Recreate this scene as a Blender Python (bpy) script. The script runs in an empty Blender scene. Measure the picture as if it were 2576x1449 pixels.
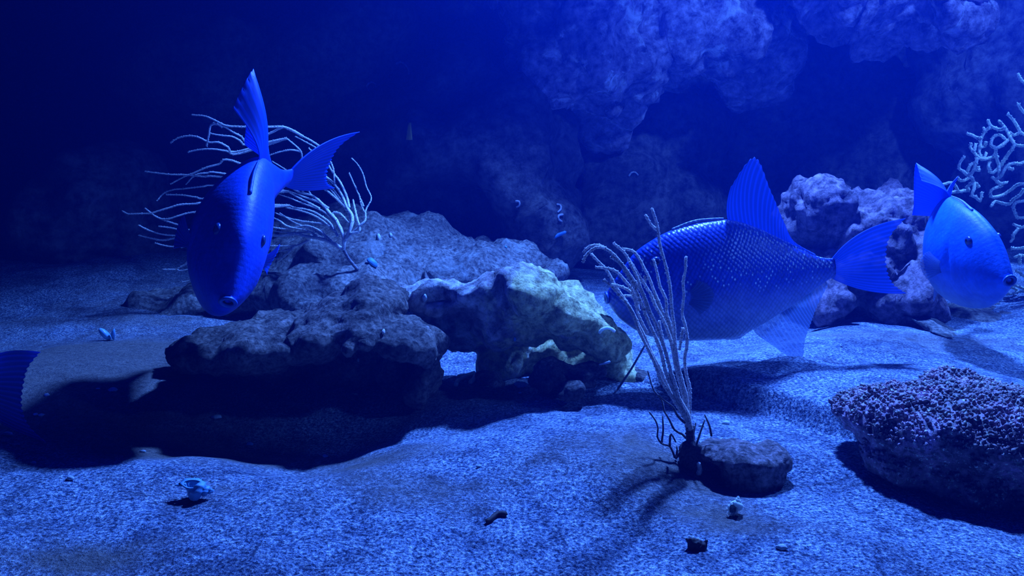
import bpy, bmesh, math, random
import numpy as np
from mathutils import Vector, Matrix, noise, Quaternion

random.seed(7)
rng = np.random.default_rng(7)
scene = bpy.context.scene
COL = scene.collection

# ------------------------------------------------------------------ camera
CAM_H = 0.45
F = 2000.0                       # focal length in pixels of the 2576 x 1449 frame
TH = math.atan(324.5 / F)        # looking slightly down
cam_d = bpy.data.cameras.new('camera')
cam_d.sensor_fit = 'HORIZONTAL'
cam_d.sensor_width = 36.0
cam_d.lens = 36.0 * F / 2576.0
cam_d.clip_start = 0.02
cam_d.clip_end = 60
cam = bpy.data.objects.new('camera', cam_d)
cam.location = (0, 0, CAM_H)
cam.rotation_euler = (math.pi / 2 - TH, 0, 0)
COL.objects.link(cam)
scene.camera = cam

# ------------------------------------------------------------------ water (fills the world) and lamps
world = bpy.data.worlds.new('tank_water')
scene.world = world
world.use_nodes = True
wn, wl = world.node_tree.nodes, world.node_tree.links
wn.clear()
wo = wn.new('ShaderNodeOutputWorld')
bg = wn.new('ShaderNodeBackground')
bg.inputs['Color'].default_value = (0.0, 0.01, 0.2, 1)
bg.inputs['Strength'].default_value = 0.02
wl.new(bg.outputs[0], wo.inputs['Surface'])
vs = wn.new('ShaderNodeVolumeScatter')
vs.inputs['Color'].default_value = (0.004, 0.09, 1.0, 1)
vs.inputs['Density'].default_value = 0.059
vs.inputs['Anisotropy'].default_value = 0.55
va = wn.new('ShaderNodeVolumeAbsorption')
va.inputs['Color'].default_value = (0.35, 0.72, 0.95, 1)
va.inputs['Density'].default_value = 0.12
vadd = wn.new('ShaderNodeAddShader')
wl.new(vs.outputs[0], vadd.inputs[0])
wl.new(va.outputs[0], vadd.inputs[1])
wl.new(vadd.outputs[0], wo.inputs['Volume'])


def spot(name, loc, target, power, color, angle, blend, radius):
    ld = bpy.data.lights.new(name, 'SPOT')
    ld.energy = power
    ld.color = color
    ld.spot_size = math.radians(angle)
    ld.spot_blend = blend
    ld.shadow_soft_size = radius
    o = bpy.data.objects.new(name, ld)
    o.location = loc
    d = Vector(target) - Vector(loc)
    o.rotation_euler = d.to_track_quat('-Z', 'Y').to_euler()
    COL.objects.link(o)
    return o


LAMP = (0.085, 0.24, 1.0)
# main lamp above the back right of the tank, shining down and towards the glass
spot('tank_lamp_back', (0.60, 2.20, 1.95), (0.16, 1.36, 0.0), 930, LAMP, 90, 0.6, 0.085)
# second lamp above the right front, lighting the rock work at the back
spot('tank_lamp_front', (1.75, 0.75, 2.10), (1.30, 3.3, 0.75), 330, LAMP, 54, 0.8, 0.08)
# low fill light added out of view at the right to brighten the fish flanks
spot('fish_fill_side', (2.30, 0.65, 1.25), (0.25, 1.60, 0.42), 95, LAMP, 26, 0.8, 0.05)
# lamp above the right end of the tank
spot('tank_lamp_end', (2.40, 3.00, 2.30), (1.40, 2.15, 0.2), 820, LAMP, 48, 0.6, 0.06)

scene.view_settings.view_transform = 'Standard'
scene.view_settings.look = 'None'
scene.view_settings.gamma = 1.0
scene.view_settings.exposure = 0.0
scene.view_settings.use_curve_mapping = False
scene.cycles.use_denoising = True
scene.cycles.volume_bounces = 0
scene.cycles.adaptive_threshold = 0.04
scene.cycles.max_bounces = 5
scene.cycles.diffuse_bounces = 2
scene.cycles.glossy_bounces = 2
scene.cycles.transmission_bounces = 2
scene.cycles.transparent_max_bounces = 10


# ------------------------------------------------------------------ geometry helpers
def P(px, py, d):
    """World point seen at pixel (px, py) at distance d (world y)."""
    u = (px - 1288.0) / F
    v = (724.5 - py) / F
    dx = u
    dy = math.cos(TH) + v * math.sin(TH)
    dz = -math.sin(TH) + v * math.cos(TH)
    k = d / dy
    return Vector((dx * k, d, CAM_H + dz * k))


def flat(px, py):
    u = (px - 1288.0) / F
    v = (724.5 - py) / F
    dy = math.cos(TH) + v * math.sin(TH)
    dz = -math.sin(TH) + v * math.cos(TH)
    k = -CAM_H / dz
    return u * k, dy * k


def gauss(x, y, cx, cy, sx, sy, a=0.0):
    c, s = math.cos(a), math.sin(a)
    X = (x - cx) * c + (y - cy) * s
    Y = -(x - cx) * s + (y - cy) * c
    return np.exp(-(X / sx) ** 2 - (Y / sy) ** 2)


def sstep(t):
    t = np.clip(t, 0, 1)
    return t * t * (3 - 2 * t)


_W = [(rng.uniform(0, 2 * math.pi), rng.uniform(0, 2 * math.pi), f, a) for f, a in
      [(3.1, .009), (4.7, .007), (7.3, .005), (9.9, .0042), (14, .0028), (19, .0022), (27, .0016), (37, .0012), (55, .0007), (75, .0005)]]


def zsand(x, y):
    x = np.asarray(x, float)
    y = np.asarray(y, float)
    z = np.zeros(np.broadcast(x, y).shape)
    for a, p, f, amp in _W:
        z = z + amp * np.sin(f * (x * math.cos(a) + y * math.sin(a)) + p + 1.3 * np.sin(.6 * f * (x * math.sin(a) - y * math.cos(a)) + 2 * p))
    # hollow scooped out in front of and below the overhanging rock
    z = z - 0.075 * gauss(x, y, -0.40, 1.34, 0.30, 0.13, 0.05)
    z = z - 0.03 * gauss(x, y, -0.33, 1.20, 0.10, 0.08)
    # gentle hump in the foreground
    z = z + 0.022 * gauss(x, y, 0.02, 1.18, 0.22, 0.13)
    # terrace: sand is higher behind a diagonal step on the right
    ax, ay = flat(1640, 985)
    bx, by = flat(2130, 1105)
    tx, ty = bx - ax, by - ay
    L = math.hypot(tx, ty)
    nx, ny = -ty / L, tx / L
    if ny < 0:
        nx, ny = -nx, -ny
    dist = (x - ax) * nx + (y - ay) * ny + 0.018 * np.sin(11 * x + 1.0)
    along = ((x - ax) * tx + (y - ay) * ty) / L
    z = z + 0.042 * sstep((dist + 0.012) / 0.024) * sstep((along + 0.1) / 0.2) * sstep((L + 0.35 - along) / 0.2)
    # hollow dug under the small stone and the big right stone
    z = z - 0.012 * gauss(x, y, 0.32, 1.06, 0.10, 0.05)
    z = z + 0.018 * gauss(x, y, 0.17, 1.06, 0.08, 0.07)
    # bank rising at the far left and back
    z = z + 0.16 * gauss(x, y, -1.6, 2.9, 0.9, 0.7)
    z = z + 0.055 * gauss(x, y, -0.86, 1.55, 0.30, 0.26)
    # slope at the far right
    z = z + 0.05 * sstep((y - 2.0) / 1.5) * sstep((x - 0.9) / 0.8)
    return z


def zs(x, y):
    return float(zsand(x, y))


def G(px, py):
    """Point of the sand seen at a pixel."""
    u = (px - 1288.0) / F
    v = (724.5 - py) / F
    d = Vector((u, math.cos(TH) + v * math.sin(TH), -math.sin(TH) + v * math.cos(TH)))
    t = 0.5
    while t < 6:
        p = Vector((0, 0, CAM_H)) + d * t
        if p.z < zs(p.x, p.y):
            break
        t += 0.006
    return Vector((p.x, p.y, zs(p.x, p.y)))


def link(name, me, mat=None, parent=None, loc=None):
    o = bpy.data.objects.new(name, me)
    COL.objects.link(o)
    if mat is not None and me is not None:
        me.materials.clear()
        me.materials.append(mat)
    if parent is not None:
        o.parent = parent
    if loc is not None:
        o.location = loc
    return o


def tag(o, label=None, cat=None, group=None, kind=None):
    if label:
        o['label'] = label
    if cat:
        o['category'] = cat
    if group:
        o['group'] = group
    if kind:
        o['kind'] = kind
    return o


def mesh_from(name, verts, faces, smooth=True):
    me = bpy.data.meshes.new(name)
    me.from_pydata([tuple(v) for v in verts], [], faces)
    me.update()
    if smooth:
        me.polygons.foreach_set('use_smooth', [True] * len(me.polygons))
    return me


def tube(points, r0, r1, seg=7, rough=0.0, seed=0, taper_end=True):
    """verts, faces of a tapering tube through points (Catmull-Rom smoothed)."""
    pts = [Vector(p) for p in points]
    if len(pts) == 2:
        pts = [pts[0], (pts[0] + pts[1]) / 2, pts[1]]
    fine = []
    n = len(pts)
    for i in range(n - 1):
        p0 = pts[max(i - 1, 0)]; p1 = pts[i]; p2 = pts[i + 1]; p3 = pts[min(i + 2, n - 1)]
        steps = max(2, int((p2 - p1).length / max(2.2 * r0, 0.004)))
        for k in range(steps):
            t = k / steps
            fine.append(0.5 * ((2 * p1) + (p2 - p0) * t + (2 * p0 - 5 * p1 + 4 * p2 - p3) * t * t + (3 * p1 - p0 - 3 * p2 + p3) * t ** 3))
    fine.append(pts[-1])
    rr = random.Random(seed)
    V, Fc = [], []
    m = len(fine)
    side = None
    for i, p in enumerate(fine):
        tan = (fine[min(i + 1, m - 1)] - fine[max(i - 1, 0)])
        if tan.length < 1e-9:
            tan = Vector((0, 0, 1))
        tan.normalize()
        if side is None:
            side = tan.orthogonal().normalized()
        side = (side - tan * side.dot(tan))
        if side.length < 1e-6:
            side = tan.orthogonal()
        side.normalize()
        up = tan.cross(side)
        r = r0 + (r1 - r0) * i / max(m - 1, 1)
        for k in range(seg):
            a = 2 * math.pi * k / seg
            q = r * (1 + rough * rr.uniform(-1, 1))
            V.append(p + (side * math.cos(a) + up * math.sin(a)) * q)
    for i in range(m - 1):
        for k in range(seg):
            a = i * seg + k
            b = i * seg + (k + 1) % seg
            Fc.append((a, b, b + seg, a + seg))
    t0 = (fine[1] - fine[0]).normalized() if m > 1 else Vector((0, 0, 1))
    V.append(fine[0] - t0 * r0 * 0.6)
    c0 = len(V) - 1
    t1 = (fine[-1] - fine[-2]).normalized()
    V.append(fine[-1] + t1 * r1 * 0.8)
    c1 = len(V) - 1
    for k in range(seg):
        Fc.append((c0, (k + 1) % seg, k))
        Fc.append((c1, (m - 1) * seg + k, (m - 1) * seg + (k + 1) % seg))
    return V, Fc


# ------------------------------------------------------------------ material helpers
def new_mat(name):
    m = bpy.data.materials.new(name)
    m.use_nodes = True
    nt = m.node_tree
    nt.nodes.clear()
    out = nt.nodes.new('ShaderNodeOutputMaterial')
    b = nt.nodes.new('ShaderNodeBsdfPrincipled')
    nt.links.new(b.outputs[0], out.inputs['Surface'])
    return m, nt, b, out


def N(nt, typ, **kw):
    n = nt.nodes.new(typ)
    for k, v in kw.items():
        if k in n.inputs:
            n.inputs[k].default_value = v
        else:
            setattr(n, k, v)
    return n


def ramp(nt, fac, stops, interp='LINEAR'):
    r = nt.nodes.new('ShaderNodeValToRGB')
    r.color_ramp.interpolation = interp
    els = r.color_ramp.elements
    while len(els) < len(stops):
        els.new(0.5)
    for e, (p, c) in zip(els, stops):
        e.position = p
        e.color = (c[0], c[1], c[2], 1) if len(c) == 3 else c
    nt.links.new(fac, r.inputs['Fac'])
    return r.outputs['Color']


def noise_tex(nt, scale, detail=4, rough=0.6, vec=None, dist=0.0):
    n = N(nt, 'ShaderNodeTexNoise', Scale=scale, Detail=detail, Roughness=rough, Distortion=dist)
    if vec is not None:
        nt.links.new(vec, n.inputs['Vector'])
    return n


def mixc(nt, fac, a, b, blend='MIX'):
    m = nt.nodes.new('ShaderNodeMix')
    m.data_type = 'RGBA'
    m.blend_type = blend
    for sock, v in ((m.inputs[0], fac), (m.inputs[6], a), (m.inputs[7], b)):
        if hasattr(v, 'links'):
            nt.links.new(v, sock)
        elif isinstance(v, (int, float)):
            sock.default_value = v
        else:
            sock.default_value = (*v, 1)
    return m.outputs[2]


def bump(nt, height, strength, dist, b, prev=None):
    n = N(nt, 'ShaderNodeBump', Strength=strength, Distance=dist)
    nt.links.new(height, n.inputs['Height'])
    if prev is not None:
        nt.links.new(prev, n.inputs['Normal'])
    nt.links.new(n.outputs[0], b.inputs['Normal'])
    return n.outputs[0]


def objc(nt):
    return nt.nodes.new('ShaderNodeTexCoord').outputs['Object']


def geop(nt):
    return nt.nodes.new('ShaderNodeNewGeometry').outputs['Position']


def rock_material(name, dark, mid, light, scale=9.0, patch=None, patch_scale=5.0, patch_lo=.52, bump_s=.6, fine=70.0, pore=0.5):
    m, nt, b, out = new_mat(name)
    v = objc(nt)
    n1 = noise_tex(nt, scale, 8, .68, v, .4)
    c = ramp(nt, n1.outputs['Fac'], [(.30, dark), (.5, mid), (.72, light)])
    n2 = noise_tex(nt, fine, 6, .7, v)
    sp = ramp(nt, n2.outputs['Fac'], [(.36, (.22, .22, .22)), (.50, (.95, .95, .95)), (.66, (1.9, 1.9, 1.9))])
    c = mixc(nt, 1.0, c, sp, 'MULTIPLY')
    if patch is not None:
        n3 = noise_tex(nt, patch_scale, 6, .7, v, .6)
        f = ramp(nt, n3.outputs['Fac'], [(patch_lo, (0, 0, 0)), (patch_lo + .12, (1, 1, 1))])
        c = mixc(nt, f, c, patch)
    nt.links.new(c, b.inputs['Base Color'])
    b.inputs['Roughness'].default_value = .85
    b.inputs['Specular IOR Level'].default_value = .25
    h = noise_tex(nt, fine * .6, 8, .75, v)
    vo = N(nt, 'ShaderNodeTexVoronoi', Scale=fine * .9)
    nt.links.new(v, vo.inputs['Vector'])
    pr = bump(nt, h.outputs['Fac'], bump_s, .012, b)
    if pore:
        bump(nt, vo.outputs['Distance'], pore, .005, b, pr)
    return m


def plain_material(name, col, rough=.7, scale=60, var=.5, bump_s=.3, spec=.3, col2=None):
    m, nt, b, out = new_mat(name)
    v = objc(nt)
    n = noise_tex(nt, scale, 5, .65, v)
    c2 = col2 or tuple(x * (1 - var) for x in col)
    c = ramp(nt, n.outputs['Fac'], [(.35, c2), (.62, col)])
    nt.links.new(c, b.inputs['Base Color'])
    b.inputs['Roughness'].default_value = rough
    b.inputs['Specular IOR Level'].default_value = spec
    bump(nt, n.outputs['Fac'], bump_s, .003, b)
    return m


# ------------------------------------------------------------------ sand floor
def sand_material():
    m, nt, b, out = new_mat('sand')
    pos = geop(nt)
    at = nt.nodes.new('ShaderNodeAttribute')
    at.attribute_name = 'silt'
    grain = noise_tex(nt, 210, 3, .75, pos)
    grain2 = noise_tex(nt, 90, 5, .75, pos)
    base = ramp(nt, grain.outputs['Fac'], [(.37, (.025, .045, .12)), (.47, (.19, .25, .42)), (.55, (.38, .46, .66)), (.66, (.95, 1.0, 1.0))])
    mott = ramp(nt, grain2.outputs['Fac'], [(.34, (.55, .55, .58)), (.60, (1.1, 1.1, 1.1))])
    c = mixc(nt, 1.0, base, mott, 'MULTIPLY')
    big = noise_tex(nt, 11, 5, .62, pos, .8)
    bm_ = ramp(nt, big.outputs['Fac'], [(.36, (.42, .42, .46)), (.56, (1, 1, 1))])
    c = mixc(nt, 1.0, c, bm_, 'MULTIPLY')
    # pale shell grit
    vo = N(nt, 'ShaderNodeTexVoronoi', Scale=95.0)
    nt.links.new(pos, vo.inputs['Vector'])
    spk = ramp(nt, vo.outputs['Color'], [(.93, (0, 0, 0)), (.95, (1, 1, 1))])
    near = ramp(nt, vo.outputs['Distance'], [(.16, (1, 1, 1)), (.26, (0, 0, 0))])
    spm = mixc(nt, 1.0, spk, near, 'MULTIPLY')
    c = mixc(nt, spm, c, (.75, .85, .95))
    # brown silt film
    n3 = noise_tex(nt, 7, 6, .65, pos, .5)
    addn = nt.nodes.new('ShaderNodeMath'); addn.operation = 'MULTIPLY_ADD'
    nt.links.new(n3.outputs['Fac'], addn.inputs[0]); addn.inputs[1].default_value = 0.9
    nt.links.new(at.outputs['Fac'], addn.inputs[2])
    sf = ramp(nt, addn.outputs[0], [(.52, (0, 0, 0)), (.95, (.92, .92, .92))])
    siltc = ramp(nt, grain2.outputs['Fac'], [(.35, (.10, .085, .085)), (.65, (.24, .19, .17))])
    c = mixc(nt, sf, c, siltc)
    nt.links.new(c, b.inputs['Base Color'])
    b.inputs['Roughness'].default_value = .95
    b.inputs['Specular IOR Level'].default_value = .15
    p = bump(nt, grain.outputs['Fac'], .9, .008, b)
    bump(nt, grain2.outputs['Fac'], .5, .014, b, p)
    return m


def build_floor():
    ys = np.concatenate([np.linspace(.45, 2.0, 330, endpoint=False), np.linspace(2.0, 5.2, 190)])
    us = np.linspace(-1, 1, 420)
    V = np.zeros((len(ys), len(us), 3))
    for i, y in enumerate(ys):
        x = us * (1.2 + y * .72)
        V[i, :, 0] = x
        V[i, :, 1] = y
        V[i, :, 2] = zsand(x, np.full_like(x, y))
    n, m = len(ys), len(us)
    idx = np.arange(n * m).reshape(n, m)
    faces = np.stack([idx[:-1, :-1], idx[:-1, 1:], idx[1:, 1:], idx[1:, :-1]], -1).reshape(-1, 4)
    me = mesh_from('floor', V.reshape(-1, 3).tolist(), faces.tolist())
    x, y = V[..., 0].ravel(), V[..., 1].ravel()
    silt = np.zeros(len(x))
    for px, py, sx, sy, w in [(1680, 1200, .09, .07, .62), (1800, 1290, .05, .03, .4), (950, 1130, .12, .07, .42), (520, 1080, .14, .08, .5),
                              (150, 1000, .3, .2, .45), (300, 930, .2, .14, .35), (990, 1230, .1, .05, .4), (1180, 980, .12, .06, .45),
                              (1570, 1120, .06, .05, .25), (180, 1400, .07, .03, .6), (1400, 1180, .1, .06, .1), (480, 1250, .06, .04, .25),
                              (2250, 900, .25, .12, .3), (1850, 1330, .09, .02, .3), (700, 780, .5, .3, .25)]:
        cx, cy = flat(px, py)
        silt += w * gauss(x, y, cx, cy, sx * 1.2, sy * 1.3)
    silt += .25 * gauss(x, y, -1.2, 1.6, .6, .6)
    at = me.attributes.new('silt', 'FLOAT', 'POINT')
    at.data.foreach_set('value', np.clip(silt, 0, 1).astype(np.float32))
    o = link('floor', me, sand_material())
    tag(o, 'grey sand covering the tank floor, patched with brown silt', kind='structure')


build_floor()


# ------------------------------------------------------------------ rocks
def fbm(p, octv=5, H=.9, lac=2.1):
    return noise.fractal(p, H, lac, octv)


def blob(bm, c, r, rot=(0, 0, 0), sub=3):
    M = Matrix.Translation(c) @ Matrix.Rotation(rot[2], 4, 'Z') @ Matrix.Rotation(rot[1], 4, 'Y') @ Matrix.Rotation(rot[0], 4, 'X') @ Matrix.Diagonal((r[0], r[1], r[2], 1))
    bmesh.ops.create_icosphere(bm, subdivisions=sub, radius=1.0, matrix=M)


def remesh(bm, voxel, smooth=3):
    me = bpy.data.meshes.new('tmp')
    bm.to_mesh(me)
    bm.free()
    o = bpy.data.objects.new('tmp', me)
    COL.objects.link(o)
    md = o.modifiers.new('r', 'REMESH')
    md.mode = 'VOXEL'
    md.voxel_size = voxel
    if smooth:
        ms = o.modifiers.new('s', 'SMOOTH')
        ms.factor = .5
        ms.iterations = smooth
    dg = bpy.context.evaluated_depsgraph_get()
    ev = o.evaluated_get(dg)
    out = bpy.data.meshes.new_from_object(ev)
    bpy.data.objects.remove(o)
    bpy.data.meshes.remove(me)
    return out


def displace(me, amp, scale, octv=6, lumps=0.0, lump_scale=20.0, lumps2=0.0, seed=0.0, craters=(), ridge=0.0, ridge_scale=6.0, big=0.0, big_scale=2.5):
    n = len(me.vertices)
    co = np.empty(n * 3, np.float32)
    me.vertices.foreach_get('co', co)
    co = co.reshape(-1, 3)
    no = np.empty(n * 3, np.float32)
    me.vertices.foreach_get('normal', no)
    no = no.reshape(-1, 3)
    off = Vector((seed * 3.7, seed * 1.9, seed * 5.3))
    d = np.zeros(n)
    for i in range(n):
        p = Vector(co[i].tolist())
        h = amp * fbm(p * scale + off, octv)
        if big:
            h += big * noise.noise(p * big_scale + off)
        if ridge:
            h += ridge * (1 - abs(noise.noise(p * ridge_scale + off)) * 2.2)
        if lumps:
            q = noise.voronoi(p * lump_scale + off)[0][0]
            h += lumps * (0.55 - min(q, 1.0))
            if lumps2:
                q = noise.voronoi(p * lump_scale * 2.6 + off)[0][0]
                h += lumps2 * (0.55 - min(q, 1.0))
        d[i] = h
    co = co + no * d[:, None]
    for (c, r, depth) in craters:
        c = np.array(c)
        q = np.linalg.norm(co - c, axis=1) / r
        w = np.clip(1 - q, 0, 1) ** 2 * (3 - 2 * np.clip(1 - q, 0, 1))
        co = co - no * (w * depth)[:, None]
    me.vertices.foreach_set('co', co.astype(np.float32).ravel())
    me.polygons.foreach_set('use_smooth', [True] * len(me.polygons))
    me.update()


def rock(name, blobs, voxel, mat, label, cat='rock', group=None, base=None, sub=3, smooth=3, **dk):
    """blobs: (px, py, d, rx_px, ry_px, depth_m, roll_deg[, pitch_deg])."""
    bm = bmesh.new()
    pts = []
    for bl in blobs:
        px, py, d, rx, ry, rd = bl[:6]
        roll = math.radians(bl[6]) if len(bl) > 6 else 0
        pit = math.radians(bl[7]) if len(bl) > 7 else 0
        c = P(px, py, d)
        pts.append(c)
        blob(bm, c, (rx * d / F, rd, ry * d / F), (pit, roll, 0), sub)
    me = remesh(bm, voxel, smooth)
    cx = sum(p.x for p in pts) / len(pts)
    cy = sum(p.y for p in pts) / len(pts)
    b = Vector((cx, cy, zs(cx, cy))) if base is None else base
    cr = dk.pop('craters', ())
    displace(me, craters=cr, **dk)
    me.transform(Matrix.Translation(-b))
    me.name = name
    o = link(name, me, mat, loc=b)
    tag(o, label, cat, group)
    return o


def wall(name, origin, ux, uz, nu, nv, w, h, mat, amp, seed):
    """Rough rock face: grid spanned by ux (width) and uz (height), bulging along the normal."""
    ux, uz = Vector(ux), Vector(uz)
    nrm = ux.cross(uz).normalized()
    V, Fc = [], []
    for j in range(nv):
        for i in range(nu):
            p = Vector(origin) + ux * (w * i / (nu - 1)) + uz * (h * j / (nv - 1))
            q = p * 1.0 + Vector((seed, seed * 2, 0))
            d = amp * noise.noise(q * 1.1) + amp * .6 * abs(noise.noise(q * 2.7)) + amp * .35 * fbm(q * 5, 5)
            V.append(p + nrm * d)
    for j in range(nv - 1):
        for i in range(nu - 1):
            a = j * nu + i
            Fc.append((a, a + 1, a + nu + 1, a + nu))
    me = mesh_from(name, V, Fc)
    o = link(name, me, mat)
    return tag(o, kind='structure')


M_WALL = rock_material('wall_rock', (.05, .045, .055), (.14, .125, .15), (.28, .24, .29), 2.6, patch=(.62, .50, .62), patch_scale=3.2, patch_lo=.60, fine=22, bump_s=.8)
M_BOULD = rock_material('boulder_rock', (.035, .03, .032), (.10, .085, .09), (.20, .165, .17), 3.2, patch=(.26, .21, .23), patch_scale=6, patch_lo=.58, fine=32, bump_s=.8)
M_CRUST = rock_material('crusted_rock', (.10, .075, .10), (.32, .24, .33), (.55, .43, .56), 3.5, patch=(1.0, .88, .95), patch_scale=9.0, patch_lo=.56, fine=30, bump_s=.9)
M_LEDGE = rock_material('silted_rock', (.05, .043, .05), (.13, .115, .12), (.25, .225, .23), 7.0, patch=(.34, .35, .39), patch_scale=5, patch_lo=.58, fine=90, bump_s=.6)
M_SLAB = rock_material('brown_rock', (.05, .042, .04), (.13, .105, .10), (.26, .21, .19), 11.0, patch=(.42, .34, .33), patch_scale=22, patch_lo=.60, fine=110, bump_s=.7)
M_DARK = rock_material('dark_stone', (.03, .027, .03), (.08, .07, .075), (.2, .17, .18), 22.0, patch=(.36, .30, .34), patch_scale=30, patch_lo=.62, fine=150, bump_s=.6)
M_PURPLE = rock_material('purple_rock', (.10, .075, .10), (.20, .135, .19), (.38, .26, .34), 8.0, patch=(.07, .05, .075), patch_scale=16, patch_lo=.56, fine=45, bump_s=.9)


def algae_material():
    m, nt, b, out = new_mat('algae_rock')
    v = objc(nt)
    n1 = noise_tex(nt, 14, 8, .72, v, .3)
    c = ramp(nt, n1.outputs['Fac'], [(.30, (.10, .08, .08)), (.45, (.30, .24, .26)), (.58, (.70, .66, .70)), (.72, (1.0, 1.0, .95))])
    # yellow-green algae, thickest towards the crest on the right
    sep = nt.nodes.new('ShaderNodeSeparateXYZ')
    nt.links.new(v, sep.inputs[0])
    n2 = noise_tex(nt, 9, 6, .7, v, .5)
    ma = nt.nodes.new('ShaderNodeMath'); ma.operation = 'MULTIPLY_ADD'
    nt.links.new(sep.outputs['X'], ma.inputs[0]); ma.inputs[1].default_value = 1.3
    nt.links.new(n2.outputs['Fac'], ma.inputs[2])
    f = ramp(nt, ma.outputs[0], [(.46, (0, 0, 0)), (.58, (.9, .9, .9))])
    n3 = noise_tex(nt, 70, 6, .75, v)
    yel = ramp(nt, n3.outputs['Fac'], [(.33, (.22, .20, .07)), (.50, (.76, .70, .30)), (.66, (1.0, .98, .60))])
    c = mixc(nt, f, c, yel)
    n4 = noise_tex(nt, 55, 7, .75, v)
    sp = ramp(nt, n4.outputs['Fac'], [(.36, (.28, .28, .3)), (.52, (1, 1, 1)), (.66, (1.35, 1.35, 1.35))])
    c = mixc(nt, 1.0, c, sp, 'MULTIPLY')
    nt.links.new(c, b.inputs['Base Color'])
    b.inputs['Roughness'].default_value = .85
    b.inputs['Specular IOR Level'].default_value = .25
    p = bump(nt, n4.outputs['Fac'], .8, .010, b)
    bump(nt, n3.outputs['Fac'], .5, .005, b, p)
    return m


M_ALGAE = algae_material()

# tank walls
wall('wall_back', (-4.2, 4.75, -.3), (1, 0, 0), (0, 0, 1), 260, 70, 8.4, 2.3, M_WALL, .35, 3.1)
wall('wall_left', (-2.75, .4, -.3), (0, 1, 0), (0, 0, 1), 120, 70, 4.0, 2.3, M_WALL, .25, 7.7)
wall('wall_right', (3.05, 4.4, -.3), (0, -1, 0), (0, 0, 1), 120, 70, 4.0, 2.3, M_WALL, .25, 5.2)

# background boulders
rock('boulder', [(1080, 420, 3.15, 260, 200, .35, 10), (1250, 430, 3.05, 170, 210, .30, 8), (1340, 560, 3.0, 105, 120, .22, 0),
                 (900, 480, 3.25, 220, 140, .30, 0), (1180, 250, 3.3, 170, 110, .3, 25), (1330, 470, 3.02, 95, 170, .2, 3)], .03, M_BOULD,
     'large rounded dark boulder rising behind the silted ledge', amp=.07, scale=4.2, seed=1.3, ridge=.05, ridge_scale=3.4, big=.06, big_scale=2.2, smooth=10,
     craters=((P(1150, 545, 2.85), .26, .22),))
rock('hanging_rock', [(1480, 90, 3.2, 190, 140, .35, 20), (1680, 90, 3.3, 210, 110, .35, -5), (1400, 200, 3.15, 120, 110, .25, 0), (1470, 240, 3.25, 110, 80, .25, 15),
                      (1500, -120, 3.3, 300, 160, .4, 0), (1840, 120, 3.4, 90, 90, .25, 0)], .02, M_CRUST,
     'pink crusted rock mass overhanging at the top centre of the back wall', amp=.12, scale=4.0, seed=4.2, ridge=.07, ridge_scale=4, big=.10,
     lumps=.05, lump_scale=9, lumps2=.02, smooth=10)
rock('hanging_rock', [(2260, -10, 2.7, 130, 70, .22, 10), (2330, 50, 2.65, 70, 45, .15, 20), (2170, -20, 2.75, 80, 60, .2, 0), (2390, 40, 2.7, 40, 30, .1, 0),
                      (2300, -160, 2.8, 220, 150, .3, 0), (2120, -5, 2.7, 40, 30, .12, 0)], .011, M_CRUST,
     'pale crusted rock tip hanging at the top right above the open water', amp=.09, scale=6, seed=8.1, lumps=.045, lump_scale=15, lumps2=.018, big=.05, ridge=.03, ridge_scale=8, smooth=8)
rock('boulder', [(1560, 420, 3.6, 130, 110, .3, 0), (1680, 360, 3.7, 160, 120, .3, 0), (1500, 560, 3.5, 90, 130, .25, 0), (1660, 540, 3.6, 150, 130, .3, 0)], .035, M_BOULD,
     'hazy boulder behind the scaly fish, right of the large dark boulder', amp=.07, scale=3, seed=2.2, big=.07)
rock('boulder', [(2000, 330, 3.85, 260, 220, .3, 0), (2250, 420, 3.8, 180, 200, .3, 0), (1850, 520, 3.8, 160, 140, .3, 0)], .04, M_BOULD,
     'dim boulder deep in the blue haze above the purple rock', amp=.08, scale=2.6, seed=5.9, big=.07)
rock('boulder', [(2480, 220, 3.3, 130, 160, .3, 10), (2560, 400, 3.2, 130, 190, .3, 0), (2460, 100, 3.4, 150, 120, .3, 0), (2620, 60, 3.2, 160, 160, .3, 0)], .035, M_WALL,
     'tall hazy rock face behind the branching coral at the right edge', amp=.07, scale=3.2, seed=6.6, big=.06, lumps=.03, lump_scale=8)
rock('boulder', [(300, 520, 2.75, 130, 170, .25, 10), (170, 600, 2.7, 140, 140, .25, 0), (400, 610, 2.8, 90, 110, .2, 0)], .03, M_BOULD,
     'dark boulder in the shade behind the tips of the pale sea fan', amp=.06, scale=3.4, seed=9.3, big=.06)
rock('boulder', [(560, 180, 3.3, 260, 150, .3, -10), (840, 190, 3.35, 170, 150, .3, 0), (640, 330, 3.4, 240, 140, .3, 0), (950, 90, 3.3, 120, 110, .25, 0)], .035, M_BOULD,
     'dark rock face at the upper left behind the diving fish', amp=.08, scale=3.0, seed=11.4, big=.08)

# silted ledge behind the sea fan
rock('rock_ledge', [(900, 640, 2.65, 260, 85, .40, 3), (1150, 655, 2.6, 230, 60, .35, 8), (1310, 680, 2.55, 110, 45, .25, 10), (960, 585, 3.0, 170, 60, .25, 4),
                    (700, 720, 2.4, 230, 60, .30, -8), (860, 740, 2.15, 150, 45, .18, -4), (1010, 720, 2.2, 130, 45, .18, 0), (520, 760, 2.35, 160, 45, .28, -10)], .016, M_LEDGE,
     'broad low rock ledge under grey silt behind the sea fan', amp=.05, scale=6, seed=3.3, big=.04, big_scale=4, ridge=.02, ridge_scale=8, lumps=.012, lump_scale=14, lumps2=.006, smooth=10,
     craters=((P(1090, 700, 2.2), .13, .07), (P(790, 735, 2.1), .09, .06), (P(960, 595, 2.75), .12, .05)))

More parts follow.
